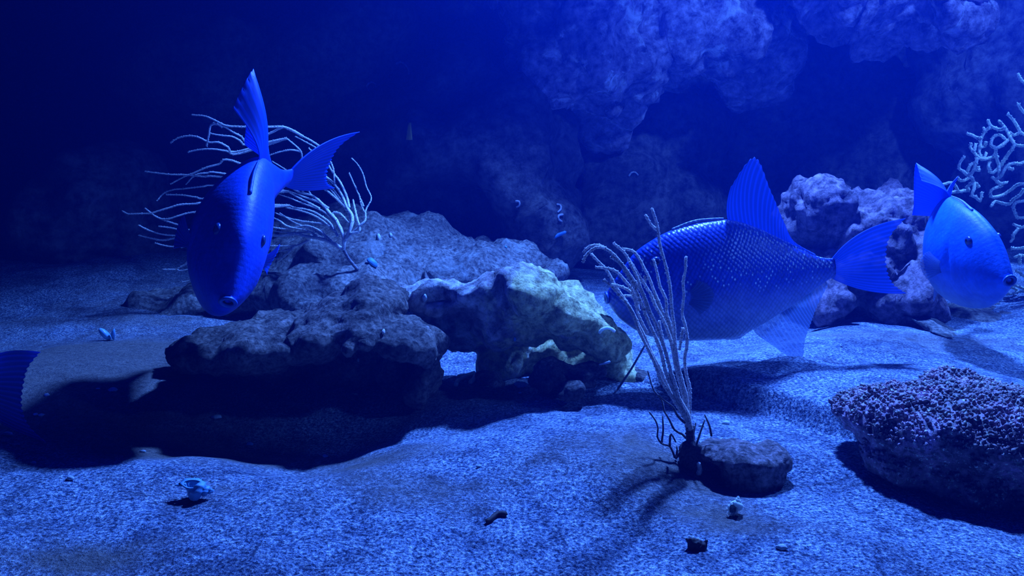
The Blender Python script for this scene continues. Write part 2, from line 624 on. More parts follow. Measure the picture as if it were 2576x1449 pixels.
# main foreground rocks
rock('overhanging_rock', [(560, 868, 1.47, 120, 30, .12, -2), (700, 850, 1.49, 170, 42, .16, -6), (850, 812, 1.50, 130, 55, .16, -14), (930, 775, 1.50, 90, 48, .14, -10),
                          (900, 825, 1.41, 75, 42, .07, 0), (990, 845, 1.42, 85, 40, .08, 18), (1060, 870, 1.43, 50, 42, .07, 25), (1095, 890, 1.45, 25, 40, .04, 0),
                          (1078, 908, 1.40, 14, 24, .025, -20), (880, 870, 1.36, 24, 22, .03, 0), (930, 866, 1.36, 26, 18, .03, 0), (970, 880, 1.37, 18, 16, .02, 0),
                          (1075, 950, 1.47, 34, 50, .05, 0), (1060, 985, 1.47, 40, 30, .05, 0),
                          (660, 900, 1.62, 170, 60, .10, 0), (500, 890, 1.60, 90, 40, .08, 0), (880, 890, 1.64, 150, 90, .09, 0), (1010, 910, 1.62, 80, 70, .08, 0)], .0080, M_SLAB,
     'brown overhanging rock slab with a black hollow beneath it', amp=.020, scale=11, seed=2.7, lumps=.010, lump_scale=30, lumps2=.005, big=.014, big_scale=9, ridge=.008, ridge_scale=15, smooth=6)
log = rock('algae_rock', [(1330, 738, 1.52, 85, 70, .09, 15), (1240, 745, 1.54, 130, 48, .09, -4), (1120, 745, 1.56, 140, 34, .07, -8), (1030, 735, 1.58, 60, 20, .04, -10),
                          (1430, 800, 1.52, 100, 70, .09, 35), (1510, 845, 1.52, 70, 55, .08, 35), (1160, 800, 1.60, 120, 70, .06, 0), (1290, 810, 1.56, 130, 60, .08, 0),
                          (1270, 890, 1.64, 70, 75, .06, 0), (1400, 890, 1.66, 130, 80, .06, 0), (1530, 900, 1.58, 45, 60, .06, 0), (1555, 940, 1.58, 40, 40, .05, 0),
                          (1160, 850, 1.62, 60, 40, .05, 0)], .0085, M_ALGAE,
           'arched rock crusted with yellow-green algae in the middle of the tank', amp=.020, scale=12, seed=6.1, lumps=.006, lump_scale=40, lumps2=.004, big=.014, big_scale=8, ridge=.006, ridge_scale=14, smooth=8,
           base=P(1290, 800, 1.55), craters=((P(1085, 748, 1.47), .055, .05), (P(1535, 855, 1.45), .022, .02)))
rock('stone', [(1400, 935, 1.47, 55, 28, .04, 5), (1470, 930, 1.46, 60, 14, .04, 0), (1370, 960, 1.47, 45, 30, .04, 0), (1440, 960, 1.46, 60, 20, .04, 0)], .006, M_DARK,
     'flat dark stone with a pale ledge lying under the algae-crusted arch', cat='stone', amp=.010, scale=20, seed=1.1, lumps=.004, lump_scale=60)
rock('stone', [(1440, 985, 1.40, 36, 30, .03, 20), (1425, 995, 1.40, 30, 22, .03, 0), (1455, 978, 1.40, 22, 26, .025, 0)], .005, M_DARK,
     'blocky dark stone standing on the sand in front of the arched rock', cat='stone', amp=.006, scale=24, seed=4.6, sub=1, smooth=0)
rock('stone', [(1590, 950, 1.58, 45, 38, .05, 0), (1625, 965, 1.56, 35, 26, .05, 20), (1540, 965, 1.55, 35, 20, .04, 0)], .006, M_DARK,
     'dark stone at the right foot of the arched rock behind the thin rod', cat='stone', amp=.009, scale=18, seed=7.9, sub=1, smooth=1)
rock('stone', [(1235, 950, 1.50, 32, 12, .025, -8), (1245, 962, 1.48, 26, 10, .025, 0), (1212, 942, 1.52, 26, 8, .02, -12)], .005, M_DARK,
     'small dark stone beside the broken coral pieces under the arch', cat='stone', amp=.006, scale=30, seed=3.9)

# purple rock behind the scaly fish
rock('purple_rock', [(2055, 530, 2.25, 75, 75, .14, 0), (2190, 590, 2.25, 150, 95, .18, 8), (2280, 640, 2.2, 80, 90, .14, 0), (2130, 660, 2.2, 120, 70, .16, 0),
                     (2260, 760, 2.1, 85, 85, .10, 15), (2090, 765, 2.05, 38, 55, .06, 10), (2255, 830, 2.05, 38, 35, .06, 10), (2190, 740, 2.25, 120, 60, .10, 0),
                     (2240, 520, 2.3, 70, 40, .1, 0), (2120, 590, 2.25, 110, 60, .15, 0)], .0105, M_PURPLE,
     'lumpy purple rock standing behind the tail of the scaly fish', amp=.045, scale=8, seed=5.5, lumps=.022, lump_scale=20, lumps2=.010, big=.03, big_scale=5, ridge=.015, ridge_scale=11, smooth=14)
rock('rock_ledge', [(2440, 800, 2.3, 180, 42, .25, 6), (2360, 830, 2.0, 110, 25, .15, 22), (2560, 790, 2.4, 120, 40, .2, 0), (2400, 860, 1.85, 70, 14, .1, 25)], .014, M_LEDGE,
     'low silted rock lying on the sand below the pale-faced fish', amp=.02, scale=7, seed=8.8, big=.02)


# ------------------------------------------------------------------ knobbly rock at the right front
def knob_material():
    m, nt, b, out = new_mat('knobbly_growth')
    v = objc(nt)
    n1 = noise_tex(nt, 16, 5, .65, v, .3)
    c = ramp(nt, n1.outputs['Fac'], [(.32, (.10, .07, .08)), (.46, (.26, .17, .20)), (.58, (.42, .26, .36)), (.70, (.75, .52, .78))])
    n2 = noise_tex(nt, 170, 4, .75, v)
    f = ramp(nt, n2.outputs['Fac'], [(.57, (0, 0, 0)), (.64, (1, 1, 1))])
    c = mixc(nt, f, c, (.80, .92, .72))
    n3 = noise_tex(nt, 75, 6, .75, v)
    sp = ramp(nt, n3.outputs['Fac'], [(.38, (.18, .16, .16)), (.62, (1.4, 1.3, 1.35))])
    c = mixc(nt, 1.0, c, sp, 'MULTIPLY')
    nt.links.new(c, b.inputs['Base Color'])
    b.inputs['Roughness'].default_value = .6
    b.inputs['Specular IOR Level'].default_value = .4
    bump(nt, n2.outputs['Fac'], .5, .004, b)
    return m


M_KNOB = knob_material()


def knobby_rock():
    r = rock('knobbly_rock', [(2300, 1065, 1.12, 180, 75, .12, 3), (2430, 1075, 1.10, 200, 95, .13, 0), (2560, 1090, 1.09, 200, 110, .14, 0), (2190, 1050, 1.15, 95, 45, .07, 10),
                              (2340, 1170, 1.08, 190, 70, .06, 10), (2520, 1220, 1.05, 230, 85, .06, 0), (2450, 990, 1.22, 150, 45, .07, 0)], .0075, M_KNOB,
             'large round rock covered in knobbly purple growth at the right front',
             amp=.010, scale=14, seed=9.9, lumps=.012, lump_scale=48, big=.012, big_scale=9)
    me = r.data
    n = len(me.polygons)
    rr = random.Random(5)
    V, Fc = [], []
    ico = bmesh.new()
    bmesh.ops.create_icosphere(ico, subdivisions=2, radius=1.0)
    iv = [v.co.copy() for v in ico.verts]
    ifc = [tuple(v.index for v in f.verts) for f in ico.faces]
    ico.free()
    cnt = 0
    zmin = -.02
    while cnt < 5600:
        p = me.polygons[rr.randrange(n)]
        c = p.center
        nz = p.normal
        if nz.z < -.15 or nz.y > .75:
            continue
        if nz.z < .25 and rr.random() < .75:
            continue
        s = rr.uniform(.0012, .0031) * (1.5 if rr.random() < .08 else 1)
        q = (nz + Vector((rr.uniform(-.5, .5), rr.uniform(-.5, .5), rr.uniform(-.3, .5)))).to_track_quat('Z', 'Y') @ Quaternion((0, 0, 1), rr.uniform(0, 6))
        st = Vector((s, s * rr.uniform(.7, 1.2), s * rr.uniform(.8, 1.9)))
        base = len(V)
        for v in iv:
            w = Vector((v.x * st.x, v.y * st.y, v.z * st.z)) * (1 + .9 * noise.noise(v * 1.7 + Vector((cnt * 1.3, cnt * .7, 0))))
            V.append(c + q @ w + nz * s * .2)
        Fc += [tuple(i + base for i in f) for f in ifc]
        cnt += 1
    o = link('knobbly_growth', mesh_from('knobbly_growth', V, Fc), M_KNOB, parent=r)
    tag(o, 'dense small knobs of purple and greenish growth', kind='stuff')


knobby_rock()

# small flat-topped stone next to the whip coral
rock('stone', [(1870, 1150, 1.085, 105, 32, .050, 2), (1800, 1140, 1.10, 50, 26, .04, 0), (1940, 1150, 1.09, 45, 36, .04, 0), (1890, 1190, 1.070, 88, 38, .030, 3), (1890, 1225, 1.065, 80, 32, .025, 3)], .0045,
     rock_material('crusted_stone', (.06, .05, .055), (.20, .15, .17), (.40, .31, .35), 22, patch=(.60, .45, .52), patch_scale=40, patch_lo=.58, fine=130, bump_s=.7),
     'flat-topped crusted stone on the sand beside the foot of the whip coral', cat='stone', amp=.006, scale=26, seed=2.9, lumps=.004, lump_scale=80)


# ------------------------------------------------------------------ fish
def fish_skin(name, back, belly, glint_col, glint_amt, scale_size, relief=.35):
    m, nt, b, out = new_mat(name)
    v = objc(nt)
    at = nt.nodes.new('ShaderNodeAttribute')
    at.attribute_name = 'height'
    n0 = noise_tex(nt, 9, 4, .6, v)
    ma = nt.nodes.new('ShaderNodeMath'); ma.operation = 'MULTIPLY_ADD'
    nt.links.new(n0.outputs['Fac'], ma.inputs[0]); ma.inputs[1].default_value = .35
    nt.links.new(at.outputs['Fac'], ma.inputs[2])
    c = ramp(nt, ma.outputs[0], [(.30, belly), (.50, tuple(x * .6 + y * .4 for x, y in zip(back, belly))), (.68, back)])
    mp = N(nt, 'ShaderNodeMapping')
    mp.inputs['Rotation'].default_value = (0, math.radians(40), 0)
    mp.inputs['Scale'].default_value = (scale_size, 0.0, scale_size * .8)
    nt.links.new(v, mp.inputs['Vector'])
    vo = N(nt, 'ShaderNodeTexVoronoi', Scale=1.0, Randomness=.25)
    nt.links.new(mp.outputs[0], vo.inputs['Vector'])
    mo = noise_tex(nt, 26, 6, .7, v, .4)
    mc = ramp(nt, mo.outputs['Fac'], [(.34, (.68, .68, .74)), (.62, (1.08, 1.08, 1.05))])
    c = mixc(nt, 1.0, c, mc, 'MULTIPLY')
    edge = ramp(nt, vo.outputs['Distance'], [(.30, (1, 1, 1)), (.62, (1 - relief * .8,) * 3)])
    c = mixc(nt, 1.0, c, edge, 'MULTIPLY')
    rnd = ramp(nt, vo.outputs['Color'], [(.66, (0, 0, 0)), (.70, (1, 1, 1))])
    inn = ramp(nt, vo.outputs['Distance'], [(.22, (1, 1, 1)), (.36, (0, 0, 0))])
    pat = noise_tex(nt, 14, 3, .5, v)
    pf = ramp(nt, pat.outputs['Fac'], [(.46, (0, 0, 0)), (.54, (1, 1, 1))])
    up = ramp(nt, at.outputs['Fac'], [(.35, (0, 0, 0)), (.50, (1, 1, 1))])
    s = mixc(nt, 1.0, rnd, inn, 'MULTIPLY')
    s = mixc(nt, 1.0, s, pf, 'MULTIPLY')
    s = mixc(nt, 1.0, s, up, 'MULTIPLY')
    s = mixc(nt, glint_amt, (0, 0, 0), s)
    c = mixc(nt, s, c, glint_col)  # glints of light painted into the colour of scattered upper scales
    nt.links.new(c, b.inputs['Base Color'])
    b.inputs['Roughness'].default_value = .36 if relief > .2 else .52
    b.inputs['Specular IOR Level'].default_value = .55 if relief > .2 else .4
    pr = bump(nt, vo.outputs['Distance'], relief, -.004, b)
    fn = noise_tex(nt, 130, 4, .6, v)
    bump(nt, fn.outputs['Fac'], .22, .003, b, pr)
    return m


def fin_material(name, col, alpha, trans):
    m, nt, b, out = new_mat(name)
    v = nt.nodes.new('ShaderNodeAttribute')
    v.attribute_name = 'ray'
    w = nt.nodes.new('ShaderNodeMath'); w.operation = 'SINE'
    nt.links.new(v.outputs['Fac'], w.inputs[0])
    c = ramp(nt, w.outputs[0], [(.0, tuple(x * .72 for x in col)), (.7, col)])
    nt.links.new(c, b.inputs['Base Color'])
    b.inputs['Roughness'].default_value = .5
    tr = nt.nodes.new('ShaderNodeBsdfTranslucent')
    nt.links.new(c, tr.inputs['Color'])
    tp = nt.nodes.new('ShaderNodeBsdfTransparent')
    mx = nt.nodes.new('ShaderNodeMixShader')
    mx.inputs[0].default_value = trans
    nt.links.new(b.outputs[0], mx.inputs[1])
    nt.links.new(tr.outputs[0], mx.inputs[2])
    mx2 = nt.nodes.new('ShaderNodeMixShader')
    mx2.inputs[0].default_value = alpha
    nt.links.new(tp.outputs[0], mx2.inputs[1])
    nt.links.new(mx.outputs[0], mx2.inputs[2])
    nt.links.new(mx2.outputs[0], out.inputs['Surface'])
    return m


M_EYE = plain_material('fish_eye_iris', (.02, .07, .32), .25, 40, .5, 0, .6)
M_PUPIL = plain_material('fish_pupil', (.005, .005, .01), .1, 40, .2, 0, .8)
M_LIP = plain_material('fish_lips', (.03, .13, .60), .4, 30, .4, .1, .5)
M_MOUTH = plain_material('fish_mouth_inside', (.02, .015, .03), .8, 30, .3, 0, .2)

TOP = [(0, .017), (.02, .045), (.05, .082), (.13, .172), (.20, .214), (.29, .25), (.40, .268), (.47, .271), (.55, .267), (.65, .228), (.74, .176), (.83, .122), (.91, .072), (.96, .052), (1, .046)]
BOT = [(0, -.025), (.02, -.062), (.05, -.106), (.13, -.174), (.22, -.212), (.30, -.230), (.39, -.240), (.48, -.247), (.555, -.247), (.64, -.214), (.72, -.178), (.81, -.135), (.90, -.085), (.975, -.044), (1, -.040)]
WID = [(0, .018), (.02, .032), (.05, .048), (.12, .076), (.2, .100), (.35, .122), (.5, .116), (.6, .095), (.7, .070), (.8, .046), (.9, .027), (1, .016)]


def prof(tab, s):
    xs = [t[0] for t in tab]
    ys = [t[1] for t in tab]
    s = max(0.0, min(1.0, s))
    for i in range(len(xs) - 1):
        if s <= xs[i + 1]:
            x0, x1 = xs[i], xs[i + 1]
            t = (s - x0) / (x1 - x0)
            y0, y1 = ys[i], ys[i + 1]
            m0 = (ys[i + 1] - ys[max(i - 1, 0)]) / (xs[i + 1] - xs[max(i - 1, 0)])
            j = min(i + 2, len(xs) - 1)
            m1 = (ys[j] - ys[i]) / (xs[j] - xs[i])
            if i == 0:
                m0 = (y1 - y0) / (x1 - x0)
            h = x1 - x0
            return (2 * t ** 3 - 3 * t * t + 1) * y0 + (t ** 3 - 2 * t * t + t) * h * m0 + (-2 * t ** 3 + 3 * t * t) * y1 + (t ** 3 - t * t) * h * m1
    return ys[-1]


def make_fish(L, mats, loc, head, up, label, bend=0.0, fat=1.0, dorsal=1.0, dorsal_lean=0.0, anal=1.0, tail_twist=0.0, tail_scale=1.0,
              mouth_open=.5, group='triggerfish swimming in the tank', pect=0.5, dorsal_back=0.0):
    """Triggerfish: local +X is the head, +Z the back. loc = middle of the body axis."""
    skin, fin, fin2 = mats

    def Q(s, y, z):
        # bend the body sideways towards the tail
        k = max(0.0, s - .28)
        off = bend * k * k
        ang = math.atan(2 * bend * k)
        return Vector(((.5 - s) * L + math.sin(ang) * y * L, (y * math.cos(ang) + off) * L, z * L))

    h = Vector(head).normalized()
    u = Vector(up)
    u = (u - h * u.dot(h)).normalized()
    yv = u.cross(h)
    root = bpy.data.objects.new('triggerfish', None)
    COL.objects.link(root)
    M = Matrix((h, yv, u)).transposed().to_4x4()
    M.translation = Vector(loc)
    root.matrix_world = M
    tag(root, label, 'fish', group)

    # ---- body
    ns, na = 90, 56
    V, Fc, H = [], [], []
    for i in range(ns + 1):
        s = (i / ns) ** 1.25
        t, bt, w = prof(TOP, s), prof(BOT, s), prof(WID, s) * fat
        mid, hh = (t + bt) / 2, (t - bt) / 2
        for k in range(na):
            a = 2 * math.pi * k / na
            ca, sa = math.cos(a), math.sin(a)
            y = w * math.copysign(abs(ca) ** .92, ca)
            z = mid + hh * sa
            if sa > 0:
                y *= 1 - .30 * sa ** 2
            else:
                y *= 1 - .18 * sa ** 2
            # cheek below and behind the eye, gill slit
            if .04 < s < .30:
                y *= 1 + .05 * math.exp(-((s - .14) / .05) ** 2 - ((z + .03) / .06) ** 2)
            y *= 1 - .10 * math.exp(-((s - .285 - .25 * (z - .04)) / .012) ** 2 - ((z - .03) / .07) ** 2)
            V.append(Q(s, y, z))
            H.append((z + .25) / .52)
    for i in range(ns):
        for k in range(na):
            a = i * na + k
            b2 = i * na + (k + 1) % na
            Fc.append((a, b2, b2 + na, a + na))
    Fc.append(tuple(range(na)))
    Fc.append(tuple(ns * na + k for k in reversed(range(na))))
    me = mesh_from('body', V, Fc)
    at = me.attributes.new('height', 'FLOAT', 'POINT')
    at.data.foreach_set('value', np.array(H, np.float32))
    body = link('body', me, skin, parent=root)

    # ---- mouth: lips and dark opening
    bm = bmesh.new()
    seg = 28
    lipV, lipF = [], []
    for j in range(seg):
        a = 2 * math.pi * j / seg
        cy, cz = .024 * math.cos(a), -.004 + .020 * math.sin(a) * (0.5 + mouth_open)
        for k in range(8):
            b3 = 2 * math.pi * k / 8
            rr = .0075
            lipV.append(Q(-.004 - rr * .9 * math.sin(b3), cy + rr * math.cos(b3) * math.cos(a), cz + rr * math.cos(b3) * math.sin(a)))
    for j in range(seg):
        for k in range(8):
            a0 = j * 8 + k
            a1 = j * 8 + (k + 1) % 8
            b0 = ((j + 1) % seg) * 8 + k
            b1 = ((j + 1) % seg) * 8 + (k + 1) % 8
            lipF.append((a0, b0, b1, a1))
    bm.free()
    lips = link('lips', mesh_from('lips', lipV, lipF), M_LIP, parent=root)
    mv = [Q(-.004, .020 * math.cos(2 * math.pi * j / 20), -.004 + .017 * math.sin(2 * math.pi * j / 20) * (.5 + mouth_open)) for j in range(20)] + [Q(.004, 0, -.004)]
    link('mouth_opening', mesh_from('mouth_opening', mv, [(j, (j + 1) % 20, 20) for j in range(20)]), M_MOUTH, parent=lips)

    # ---- eyes
    for sd in (-1, 1):
        s, z = .205, .135
        t, bt, w = prof(TOP, s), prof(BOT, s), prof(WID, s) * fat
        mid, hh = (t + bt) / 2, (t - bt) / 2
        sa = (z - mid) / hh
        ca = math.sqrt(max(0, 1 - sa * sa))
        y = w * ca ** .92 * (1 - .30 * sa * sa)
        c = Q(s, sd * (y - .007), z)
        bm = bmesh.new()
        bmesh.ops.create_uvsphere(bm, u_segments=20, v_segments=12, radius=1, matrix=Matrix.Translation(c) @ Matrix.Diagonal((.026 * L, .013 * L, .024 * L, 1)))
        me = bpy.data.meshes.new('eye')
        bm.to_mesh(me)
        bm.free()
        me.polygons.foreach_set('use_smooth', [True] * len(me.polygons))
        e = link('eye', me, M_EYE, parent=root)
        bm = bmesh.new()
        bmesh.ops.create_uvsphere(bm, u_segments=16, v_segments=10, radius=1,
                                  matrix=Matrix.Translation(c + Vector((0, sd * .0075 * L, 0))) @ Matrix.Diagonal((.014 * L, .0065 * L, .014 * L, 1)))
        me = bpy.data.meshes.new('pupil')
        bm.to_mesh(me)
        bm.free()
        me.polygons.foreach_set('use_smooth', [True] * len(me.polygons))
        link('pupil', me, M_PUPIL, parent=e)

    # ---- fins
    def fin_mesh(name, base, midp, outer, nr, mat, thick=.0022, wave=.006, lean=0.0, nt_=90, nq=16):
        """base, midp, outer: polylines of (s, y, z); the sheet is swept base -> mid -> outer."""
        def samp(pl, t):
            n = len(pl) - 1
            x = t * n
            i = min(int(x), n - 1)
            f = x - i
            p0 = Vector(pl[max(i - 1, 0)]); p1 = Vector(pl[i]); p2 = Vector(pl[i + 1]); p3 = Vector(pl[min(i + 2, n)])
            return 0.5 * ((2 * p1) + (p2 - p0) * f + (2 * p0 - 5 * p1 + 4 * p2 - p3) * f * f + (3 * p1 - p0 - 3 * p2 + p3) * f ** 3)
        V, Fc, R = [], [], []
        for sgn in (-1, 1):
            for i in range(nt_ + 1):
                t = i / nt_
                B, Mi, O = samp(base, t), samp(midp, t), samp(outer, t)
                ph = t * nr * 2 * math.pi
                for j in range(nq + 1):
                    q = j / nq
                    p = B * (1 - q) ** 2 + Mi * 2 * q * (1 - q) + O * q * q
                    # notched free edge
                    if j == nq:
                        p = p + (p - B) * (.015 * math.sin(ph))
                    th = thick * (1 - .6 * q) * (1 + .3 * math.sin(ph))
                    y = p.y + lean * q * q + wave * q * math.sin(t * 7 + q * 3) + sgn * th
                    V.append(Q(p.x, y, p.z))
                    R.append(ph)
        m0 = (nt_ + 1) * (nq + 1)
        for sgn in (0, 1):
            for i in range(nt_):
                for j in range(nq):
                    a = sgn * m0 + i * (nq + 1) + j
                    f = (a, a + 1, a + nq + 2, a + nq + 1)
                    Fc.append(f if sgn else f[::-1])
        rim = [i * (nq + 1) for i in range(nt_ + 1)]
        rim = [j for j in range(nq + 1)] + [i * (nq + 1) + nq for i in range(1, nt_ + 1)] + [nt_ * (nq + 1) + j for j in reversed(range(nq))]
        for a, b4 in zip(rim[:-1], rim[1:]):
            Fc.append((a, b4, b4 + m0, a + m0))
        me = mesh_from(name, V, Fc)
        at = me.attributes.new('ray', 'FLOAT', 'POINT')
        at.data.foreach_set('value', np.array(R, np.float32))
        return link(name, me, mat, parent=root)

    def lp(px, py):
        s = (px - 1520) / 595
        return s, (745 - 65 * s - py) / 595

    # second dorsal fin
    def rail(pts, scale=1.0, ref=None, back=0.0):
        out = []
        for i, p in enumerate(pts):
            s, z = lp(*p)
            if ref is not None:
                rs, rz = lp(*ref[i])
                k = (z - rz) * (scale - 1)
                s, z = rs + (s - rs) * scale + back * abs(z - rz), rz + (z - rz) * scale
            out.append((s, 0, z))
        return out
    db = [(1842, 558), (1890, 566), (1940, 588), (1985, 610), (2020, 630), (2064, 650)]
    do = [(1852, 470), (1918, 396), (1955, 478), (1984, 556), (2008, 606), (2066, 641)]
    dm = [(1832, 515), (1872, 470), (1938, 528), (1982, 582), (2012, 618), (2065, 645)]
    fin_mesh('dorsal_fin', rail(db), rail(dm, dorsal, db, dorsal_back), rail(do, dorsal, db, dorsal_back), 26, fin, lean=dorsal_lean)
    # anal fin
    ab = [(1890, 832), (1930, 808), (1975, 782), (2010, 760), (2050, 738), (2090, 712)]
    ao = [(1915, 862), (2012, 926), (2030, 868), (2046, 822), (2062, 782), (2098, 722)]
    am = [(1895, 850), (1958, 872), (2003, 828), (2030, 796), (2056, 762), (2094, 717)]
    fin_mesh('anal_fin', rail(ab), rail(am, anal, ab), rail(ao, anal, ab), 24, fin2)
    # tail fin
    cb = [(2108, 656), (2108, 666), (2108, 676), (2108, 686), (2108, 696), (2108, 706)]
    co = [(2312, 552), (2272, 598), (2258, 645), (2258, 690), (2276, 726), (2316, 752)]
    cm = [(2178, 566), (2172, 620), (2170, 660), (2170, 692), (2174, 722), (2190, 752)]
    fin_mesh('tail_fin', rail(cb), rail(cm, tail_scale, cb), rail(co, tail_scale, cb), 18, fin, lean=tail_twist, thick=.003)
    # pectoral fins
    for sd in (-1, 1):
        s0, z0 = .315, -.02
        t, bt, w = prof(TOP, s0), prof(BOT, s0), prof(WID, s0) * fat
        yb = w * .94
        pb = [(s0, sd * yb, z0 - .024 + .012 * i) for i in range(5)]
        po = []
        pm = []
        for i in range(5):
            a = math.radians(-62 + 31 * i)
            r = .105 * (1 - .10 * abs(i - 2))
            po.append((s0 + r * math.cos(a), sd * (yb + r * pect), z0 + r * math.sin(a)))
            pm.append((s0 + r * .5 * math.cos(a), sd * (yb + r * .3), z0 + r * .55 * math.sin(a)))
        fin_mesh('pectoral_fin', pb, pm, po, 12, fin2, thick=.0015, wave=.002, nt_=48, nq=10)
    # folded first dorsal spine lying in its groove
    sv, sf = tube([Q(.30, 0, prof(TOP, .30) + .002), Q(.40, 0, prof(TOP, .40) + .012), Q(.52, 0, prof(TOP, .52) + .006)], .0065 * L, .003 * L, 8)
    link('dorsal_spine', mesh_from('dorsal_spine', sv, sf), skin, parent=root)
    # keel of the belly flap
    bv, bf = tube([Q(.50, 0, prof(BOT, .50) + .004), Q(.56, 0, prof(BOT, .56) - .004), Q(.60, 0, prof(BOT, .60) + .004)], .009 * L, .004 * L, 8)
    link('pelvic_spine', mesh_from('pelvic_spine', bv, bf), fin2, parent=root)
    return root


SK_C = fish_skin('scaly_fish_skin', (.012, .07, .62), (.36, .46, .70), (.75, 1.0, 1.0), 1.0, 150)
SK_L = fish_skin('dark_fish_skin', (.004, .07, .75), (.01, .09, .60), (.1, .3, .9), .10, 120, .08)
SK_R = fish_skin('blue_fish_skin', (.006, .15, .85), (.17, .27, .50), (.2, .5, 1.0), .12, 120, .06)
FIN_C = fin_material('dark_fin', (.02, .13, .75), .74, .35)
FIN_C2 = fin_material('pale_fin', (.16, .27, .58), .5, .5)
FIN_L = fin_material('blue_fin', (.008, .13, .95), .92, .35)

# scaly fish in the middle, seen from its left side, head to the left
LC = 0.452
hd = Vector((-math.cos(math.radians(6.3)), 0, -math.sin(math.radians(6.3))))
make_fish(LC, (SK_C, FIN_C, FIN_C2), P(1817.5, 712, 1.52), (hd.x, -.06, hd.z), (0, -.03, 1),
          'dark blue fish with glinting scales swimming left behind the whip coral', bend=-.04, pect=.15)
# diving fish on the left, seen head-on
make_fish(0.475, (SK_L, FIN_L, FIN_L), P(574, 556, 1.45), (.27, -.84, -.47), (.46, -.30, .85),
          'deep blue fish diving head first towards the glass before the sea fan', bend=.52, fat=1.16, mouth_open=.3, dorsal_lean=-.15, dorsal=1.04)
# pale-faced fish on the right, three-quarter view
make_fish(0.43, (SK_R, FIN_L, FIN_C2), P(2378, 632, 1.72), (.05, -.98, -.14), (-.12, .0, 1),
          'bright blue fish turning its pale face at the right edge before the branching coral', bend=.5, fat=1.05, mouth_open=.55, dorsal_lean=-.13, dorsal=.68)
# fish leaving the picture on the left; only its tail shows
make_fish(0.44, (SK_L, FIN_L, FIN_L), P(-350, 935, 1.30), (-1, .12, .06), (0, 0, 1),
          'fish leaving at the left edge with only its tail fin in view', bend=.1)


# ------------------------------------------------------------------ gorgonians
def coral_material(name, core, polyp, scale=420, bs=.8):
    m, nt, b, out = new_mat(name)
    v = objc(nt)
    n = noise_tex(nt, scale, 3, .7, v)
    c = ramp(nt, n.outputs['Fac'], [(.40, core), (.58, polyp)])
    nt.links.new(c, b.inputs['Base Color'])
    b.inputs['Roughness'].default_value = .8
    b.inputs['Specular IOR Level'].default_value = .2
    bump(nt, n.outputs['Fac'], bs, .004, b)
    b.inputs['Subsurface Weight'].default_value = .75
    b.inputs['Subsurface Radius'].default_value = (1.0, 1.0, 1.0)
    b.inputs['Subsurface Scale'].default_value = .006
    return m


M_FAN = coral_material('sea_fan_skin', (.60, .58, .70), (1.0, .98, 1.0), 380)
M_FANDK = coral_material('sea_fan_dark_stem', (.10, .09, .12), (.25, .24, .3), 200)
M_WHIP = coral_material('whip_coral_skin', (.42, .36, .40), (.95, .86, .88), 520)
M_WHIPDK = coral_material('whip_coral_dead_twig', (.04, .035, .045), (.12, .10, .12), 300)
M_STAG = coral_material('branching_coral_skin', (.40, .48, .42), (.98, 1.0, .80), 300)


def polypy_tube(pts, r0, r1, seed, bumps, bump_r, seg=7):
    """Branch with little polyps standing off it."""
    V, Fc = tube(pts, r0, r1, seg, .14, seed)
    rr = random.Random(seed)
    ring = seg
    m = (len(V) - 2) // seg
    if bumps:
        for i in range(m * bumps):
            k = rr.randrange(m)
            j = rr.randrange(seg)
            c = sum((V[k * seg + q] for q in range(seg)), Vector()) / seg
            p = V[k * seg + j]
            n = (p - c)
            if n.length < 1e-7:
                continue
            n.normalize()
            t = n.orthogonal().normalized()
            b = n.cross(t)
            s = bump_r * rr.uniform(.6, 1.2)
            base = len(V)
            tip = p + n * s * .8
            V += [p + t * s, p - t * .5 * s + b * .87 * s, p - t * .5 * s - b * .87 * s, tip + t * .4 * s, tip - t * .4 * s + b * .4 * s, tip - t * .4 * s - b * .4 * s]
            Fc += [(base, base + 1, base + 4, base + 3), (base + 1, base + 2, base + 5, base + 4), (base + 2, base, base + 3, base + 5), (base + 3, base + 4, base + 5)]
    return V, Fc


def gorgonian(name, base, label, cat, branches, group=None):
    """branches: list of (part name, world points, r0, r1, material, bumps, bump radius)."""
    root = bpy.data.objects.new(name, None)
    COL.objects.link(root)
    root.location = base
    tag(root, label, cat, group)
    for i, (pn, pts, r0, r1, mat, bu, br) in enumerate(branches):
        V, Fc = polypy_tube(pts, r0, r1, 17 * i + 3, bu, br)
        V = [v - base for v in V]
        link(pn, mesh_from(pn, V, Fc), mat, parent=root)
    return root


